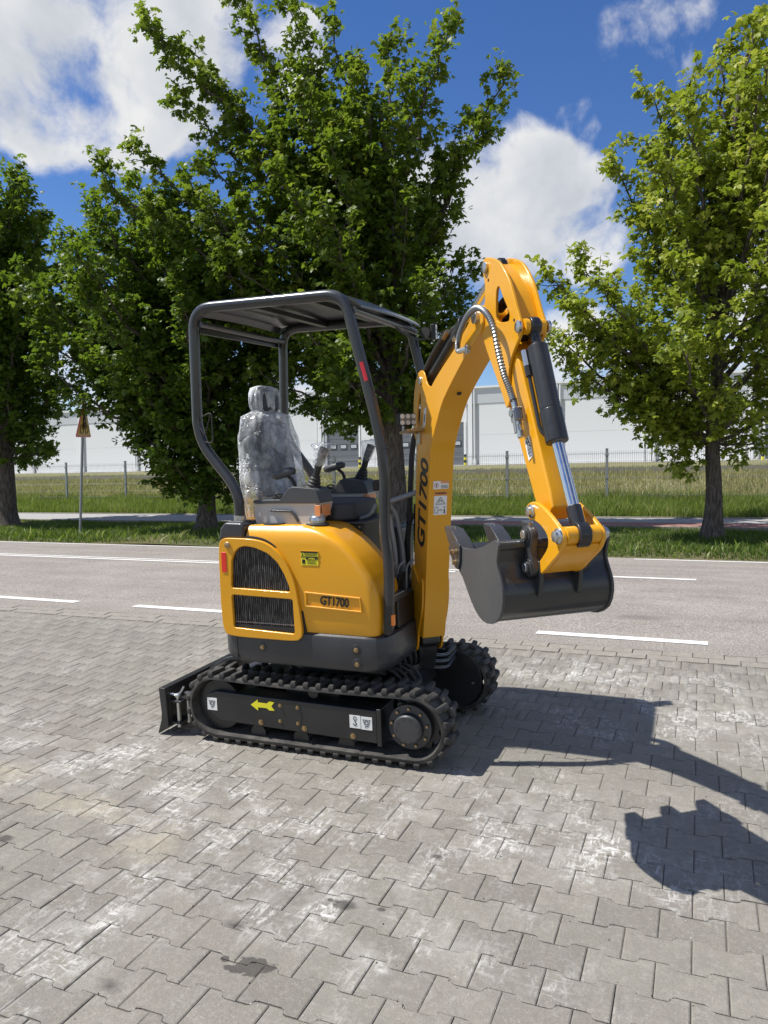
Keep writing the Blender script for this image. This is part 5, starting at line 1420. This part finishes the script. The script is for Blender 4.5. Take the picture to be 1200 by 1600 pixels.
va, vb = Vector((1.243, -.072, 1.740)), Vector((1.292, -.066, 1.592)); vd = vb-va
vv = BF(MB().tube([va, va+vd*.25], .014, 6).build('shut_off_valve', 'steel', EX, bevel=.002))
bxm = frame(va+vd*.40, vd, (0, 1, 0)); ob = MB().box(-.024, .024, -.018, .018, -.020, .020).build('valve_block', 'steel', vv, bevel=.003); ob.matrix_local = bxm
MB().tube([va+vd*.55, va+vd*.66], .015, 6).build('hex_nut', 'steel', vv, bevel=.002); MB().tube([va+vd*.66, va+vd*.80], .011, 12).build('union', 'steel', vv); MB().tube([va+vd*.78, va+vd*.95], .015, 6).build('hex_nut', 'steel', vv, bevel=.002)
MB().tube([va+vd*.36+Vector((.02, -.022, 0)), va+vd*.36+Vector((.02, -.034, 0))], .014, 14).build('valve_stem', 'steel', vv)
MB().prism([(1.272, 1.70), (1.292, 1.70), (1.318, 1.618), (1.303, 1.612)], -.100, -.094).build('valve_handle', 'galv', vv, bevel=.002)

for s in (-1, 1): MB().lathe([(.028, 0), (.028, .018)], (1.262, s*.021, 1.990), (0, s, 0), 20).build('bushing', 'yellow', stick)
# bucket cylinder on the outside of the stick
p0, p1, p2 = Vector((1.262, 0, 1.990)), Vector((1.428, 0, 1.580)), Vector((1.575, 0, 1.280)); dd = (p1-p0).normalized()
bq = BF(MB().tube([p0+dd*.078, p1-dd*.12], .0365, 26).build('bucket_cylinder', 'black', EX, bevel=.003))
MB().tube([p1-dd*.12, p1], .0395, 26).build('cylinder_gland', 'black', bq, bevel=.004)
MB().tube([p0+dd*.025, p0+dd*.080], .019, 20).build('cylinder_neck', 'black', bq)
MB().lathe([(.020, -.020), (.033, -.018), (.036, 0), (.033, .018), (.020, .020)], p0, 'y', 24).build('cylinder_eye', 'black', bq, bevel=.003)
MB().tube([p1, p2-(p2-p1).normalized()*.09], .0205, 20).build('cylinder_rod', 'chrome', bq)
MB().tube([p2-(p2-p1).normalized()*.10, p2-(p2-p1).normalized()*.02], .026, 18).build('rod_end', 'black', bq, bevel=.004)
MB().lathe([(.018, -.022), (.042, -.021), (.042, .021), (.018, .022)], p2, 'y', 20).build('rod_eye', 'black', bq, bevel=.003)
of = Vector((-.030, -.038, -.006))
MB().tube(fillet([p0+dd*.09+of, p0+dd*.20+of, p0+dd*.40+of, p0+dd*.435+of*.2], .03), .007, 8).build('oil_pipe', 'black', bq)
MB().tube([p0+dd*.085+of, p0+dd*.145+of], .012, 8).build('pipe_fitting', 'steel', bq); MB().tube([p0+dd*.145+of, p0+dd*.185+of], .0125, 8).build('pipe_fitting', 'black', bq)

# ---- bucket linkage
cres = smooth_loop([(1.335, 1.350), (1.372, 1.375), (1.425, 1.376), (1.50, 1.350), (1.560, 1.318), (1.598, 1.292), (1.602, 1.262), (1.575, 1.225), (1.520, 1.185), (1.455, 1.140), (1.415, 1.128), (1.405, 1.155), (1.450, 1.190), (1.495, 1.235), (1.492, 1.272), (1.450, 1.300), (1.405, 1.312), (1.36, 1.315)], 3)
lk = None
for s in (-1, 1):
    y0 = -.078 if s < 0 else .062
    o_ = MB().prism(cres, y0, y0+.016).build('link_plate', 'yellow', lk or EX, bevel=.004)
    if lk is None: lk = BF(o_); lk.name = 'bucket_link'
MB().lathe([(.024, -.062), (.030, -.060), (.030, .060), (.024, .062)], (1.575, 0, 1.280), 'y', 24).build('cross_tube', 'yellow', lk)
MB().prism(smooth_loop([(1.590, 1.245), (1.560, 1.215), (1.50, 1.170), (1.445, 1.136), (1.44, 1.148), (1.495, 1.184), (1.548, 1.226), (1.572, 1.252)], 2), -.0615, .0615).build('front_web', 'yellow', lk, bevel=.002)
for (c, r_, y_) in [((1.575, 1.280), .026, -.078), ((1.385, 1.345), .024, -.078), ((1.575, 1.280), .026, .078)]:
    s = -1 if y_ < 0 else 1
    MB().lathe([(r_, 0), (r_, .006), (r_*.7, .010), (r_*.7, .018), (r_*.3, .020), (.001, .020)], (c[0], y_, c[1]), (0, s, 0), 22).build('pivot_pin', 'steel', lk)
for s in (-1, 1):
    dk = MB(); y0 = -.108 if s < 0 else .080
    dk.prism(smooth_loop([(1.372, 1.285), (1.40, 1.300), (1.432, 1.285), (1.438, 1.255), (1.425, 1.215), (1.435, 1.175), (1.440, 1.145), (1.415, 1.122), (1.382, 1.135), (1.375, 1.17), (1.385, 1.215), (1.368, 1.25)], 3), y0, y0+.028)
    o_ = dk.build('side_link', 'dark', lk, bevel=.005)
    for c in ((1.402, 1.268), (1.410, 1.155)):
        MB().lathe([(.030, 0), (.030, .004), (.021, .005), (.021, .014), (.001, .0145)], (c[0], y0 if s < 0 else y0+.028, c[1]), (0, s, 0), 24).build('link_pin', 'dark', o_)
        MB().lathe([(.016, .0146), (.015, .017), (.001, .0172)], (c[0], y0 if s < 0 else y0+.028, c[1]), (0, s, 0), 18).build('pin_face', 'steel', o_)
        MB().cyl((c[0], y0+.014, c[1]+.028), (c[0], y0+.014, c[1]+.040), .006, 8).build('grease_nipple', 'brass', o_)

# ---- bucket
HB = .205
shell_o = smooth_loop([(.905, 1.163), (.985, 1.118), (1.056, 1.075), (1.12, 1.018), (1.179, .970), (1.25, .946), (1.326, .953), (1.395, .990), (1.420, 1.046), (1.412, 1.096), (1.388, 1.14), (1.378, 1.182), (1.390, 1.235)], 4, False)
def offset_in(P, d):
    out = []
    for i in range(len(P)):
        a, b = Vector(P[max(0, i-1)]), Vector(P[min(len(P)-1, i+1)]); t = (b-a).normalized(); out.append((P[i][0]-t.y*d, P[i][1]+t.x*d))
    return out
bu = MB(); bu.prism(shell_o + offset_in(shell_o, .008)[::-1], -HB, HB)
bucket = BF(bu.build('bucket', 'bucketshade', EX, ang=30))
side_prof = [(.930, 1.160), (.985, 1.110), (1.056, 1.070), (1.118, 1.012), (1.179, .965), (1.25, .940), (1.330, .948), (1.402, .986), (1.430, 1.046), (1.424, 1.096), (1.398, 1.142), (1.386, 1.182), (1.406, 1.238), (1.385, 1.252), (1.355, 1.247), (1.301, 1.226), (1.205, 1.200), (1.114, 1.188), (.99, 1.182)]
for s in (-1, 1):
    y0 = -HB-.010 if s < 0 else HB
    MB().prism(smooth_loop(side_prof, 2), y0, y0+.010).build('side_plate', 'bucketgrey', bucket, bevel=.002)
    # side cutter with three bolts
    y1 = y0-.010 if s < 0 else y0+.010
    sc_ = MB().prism([(.930, 1.165), (.965, 1.196), (1.010, 1.206), (1.060, 1.195), (1.055, 1.130), (1.030, 1.095), (1.000, 1.100)], min(y1, y1+.0099), max(y1, y1+.0099)).build('side_cutter', 'dark', bucket, bevel=.004)
    yb = y1 if s < 0 else y1+.0099
    for c in ((.985, 1.158), (1.030, 1.165), (1.018, 1.122)):
        MB().lathe([(.012, 0), (.012, .003), (.009, .004), (.009, .014), (.001, .015)], (c[0], yb, c[1]), (0, s, 0), 8).build('bolt', 'brass', sc_)
MB().cyl((1.384, -HB, 1.232), (1.384, HB, 1.232), .017, 18).build('rim_tube', 'bucketshade', bucket)
MB().prism([(.895, 1.176), (.905, 1.160), (1.02, 1.095), (1.026, 1.106), (.930, 1.165)], -HB-.0005, HB+.0005).build('cutting_edge', 'bucketshade', bucket, bevel=.002)
for o_ in (-.172, 0, .172):
    t_ = MB(); w1, w2 = .030, .022
    sec = [([(1.035, 1.150), (1.020, 1.095)], w1), ([(.965, 1.205), (.935, 1.135)], w1), ([(.900, 1.238), (.862, 1.186)], w1*.92), ([(.816, 1.242), (.812, 1.228)], w2)]
    t_.loft([[(a[0], o_-w, a[1]), (a[0], o_+w, a[1]), (b[0], o_+w, b[1]), (b[0], o_-w, b[1])] for (a, b), w in sec]); to = t_.build('tooth', 'dark', bucket, bevel=.003)
    MB().prism([(.88, 1.20), (.96, 1.17), (.97, 1.19), (.89, 1.245)], o_-.007, o_+.007).build('tooth_rib', 'dark', to, bevel=.002)
for s in (-.075, .075):
    MB().prism([(1.382, 1.19), (1.40, 1.10), (1.412, 1.045), (1.436, 1.060), (1.448, 1.12), (1.440, 1.175), (1.42, 1.19)], s-.008, s+.008).build('bucket_ear', 'bucketshade', bucket, bevel=.003)

# lamp and bracket on the boom side
lb_ = BP(MB().prism([(.07, 1.628), (.20, 1.640), (.20, 1.652), (.07, 1.640)], -.155, -BW), 'lamp_bracket', 'brass', bevel=.002)
BP(MB().box(.10, .14, -.075, -BW, 1.575, 1.64), 'bracket_clip', 'steel', bevel=.002)
MB().cyl((.14, -.09, 1.625), (.14, -.09, 1.655), .010, 6).build('bolt', 'brass', lb_)
MB().box(.09, .11, -.135, -.115, 1.640, 1.672).build('lamp_foot', 'black', lb_)
lamp(boom, (.125, -.125, 1.700), (-.35, 1, 0), (0, 0, 1), .105, .062, 3, 2)
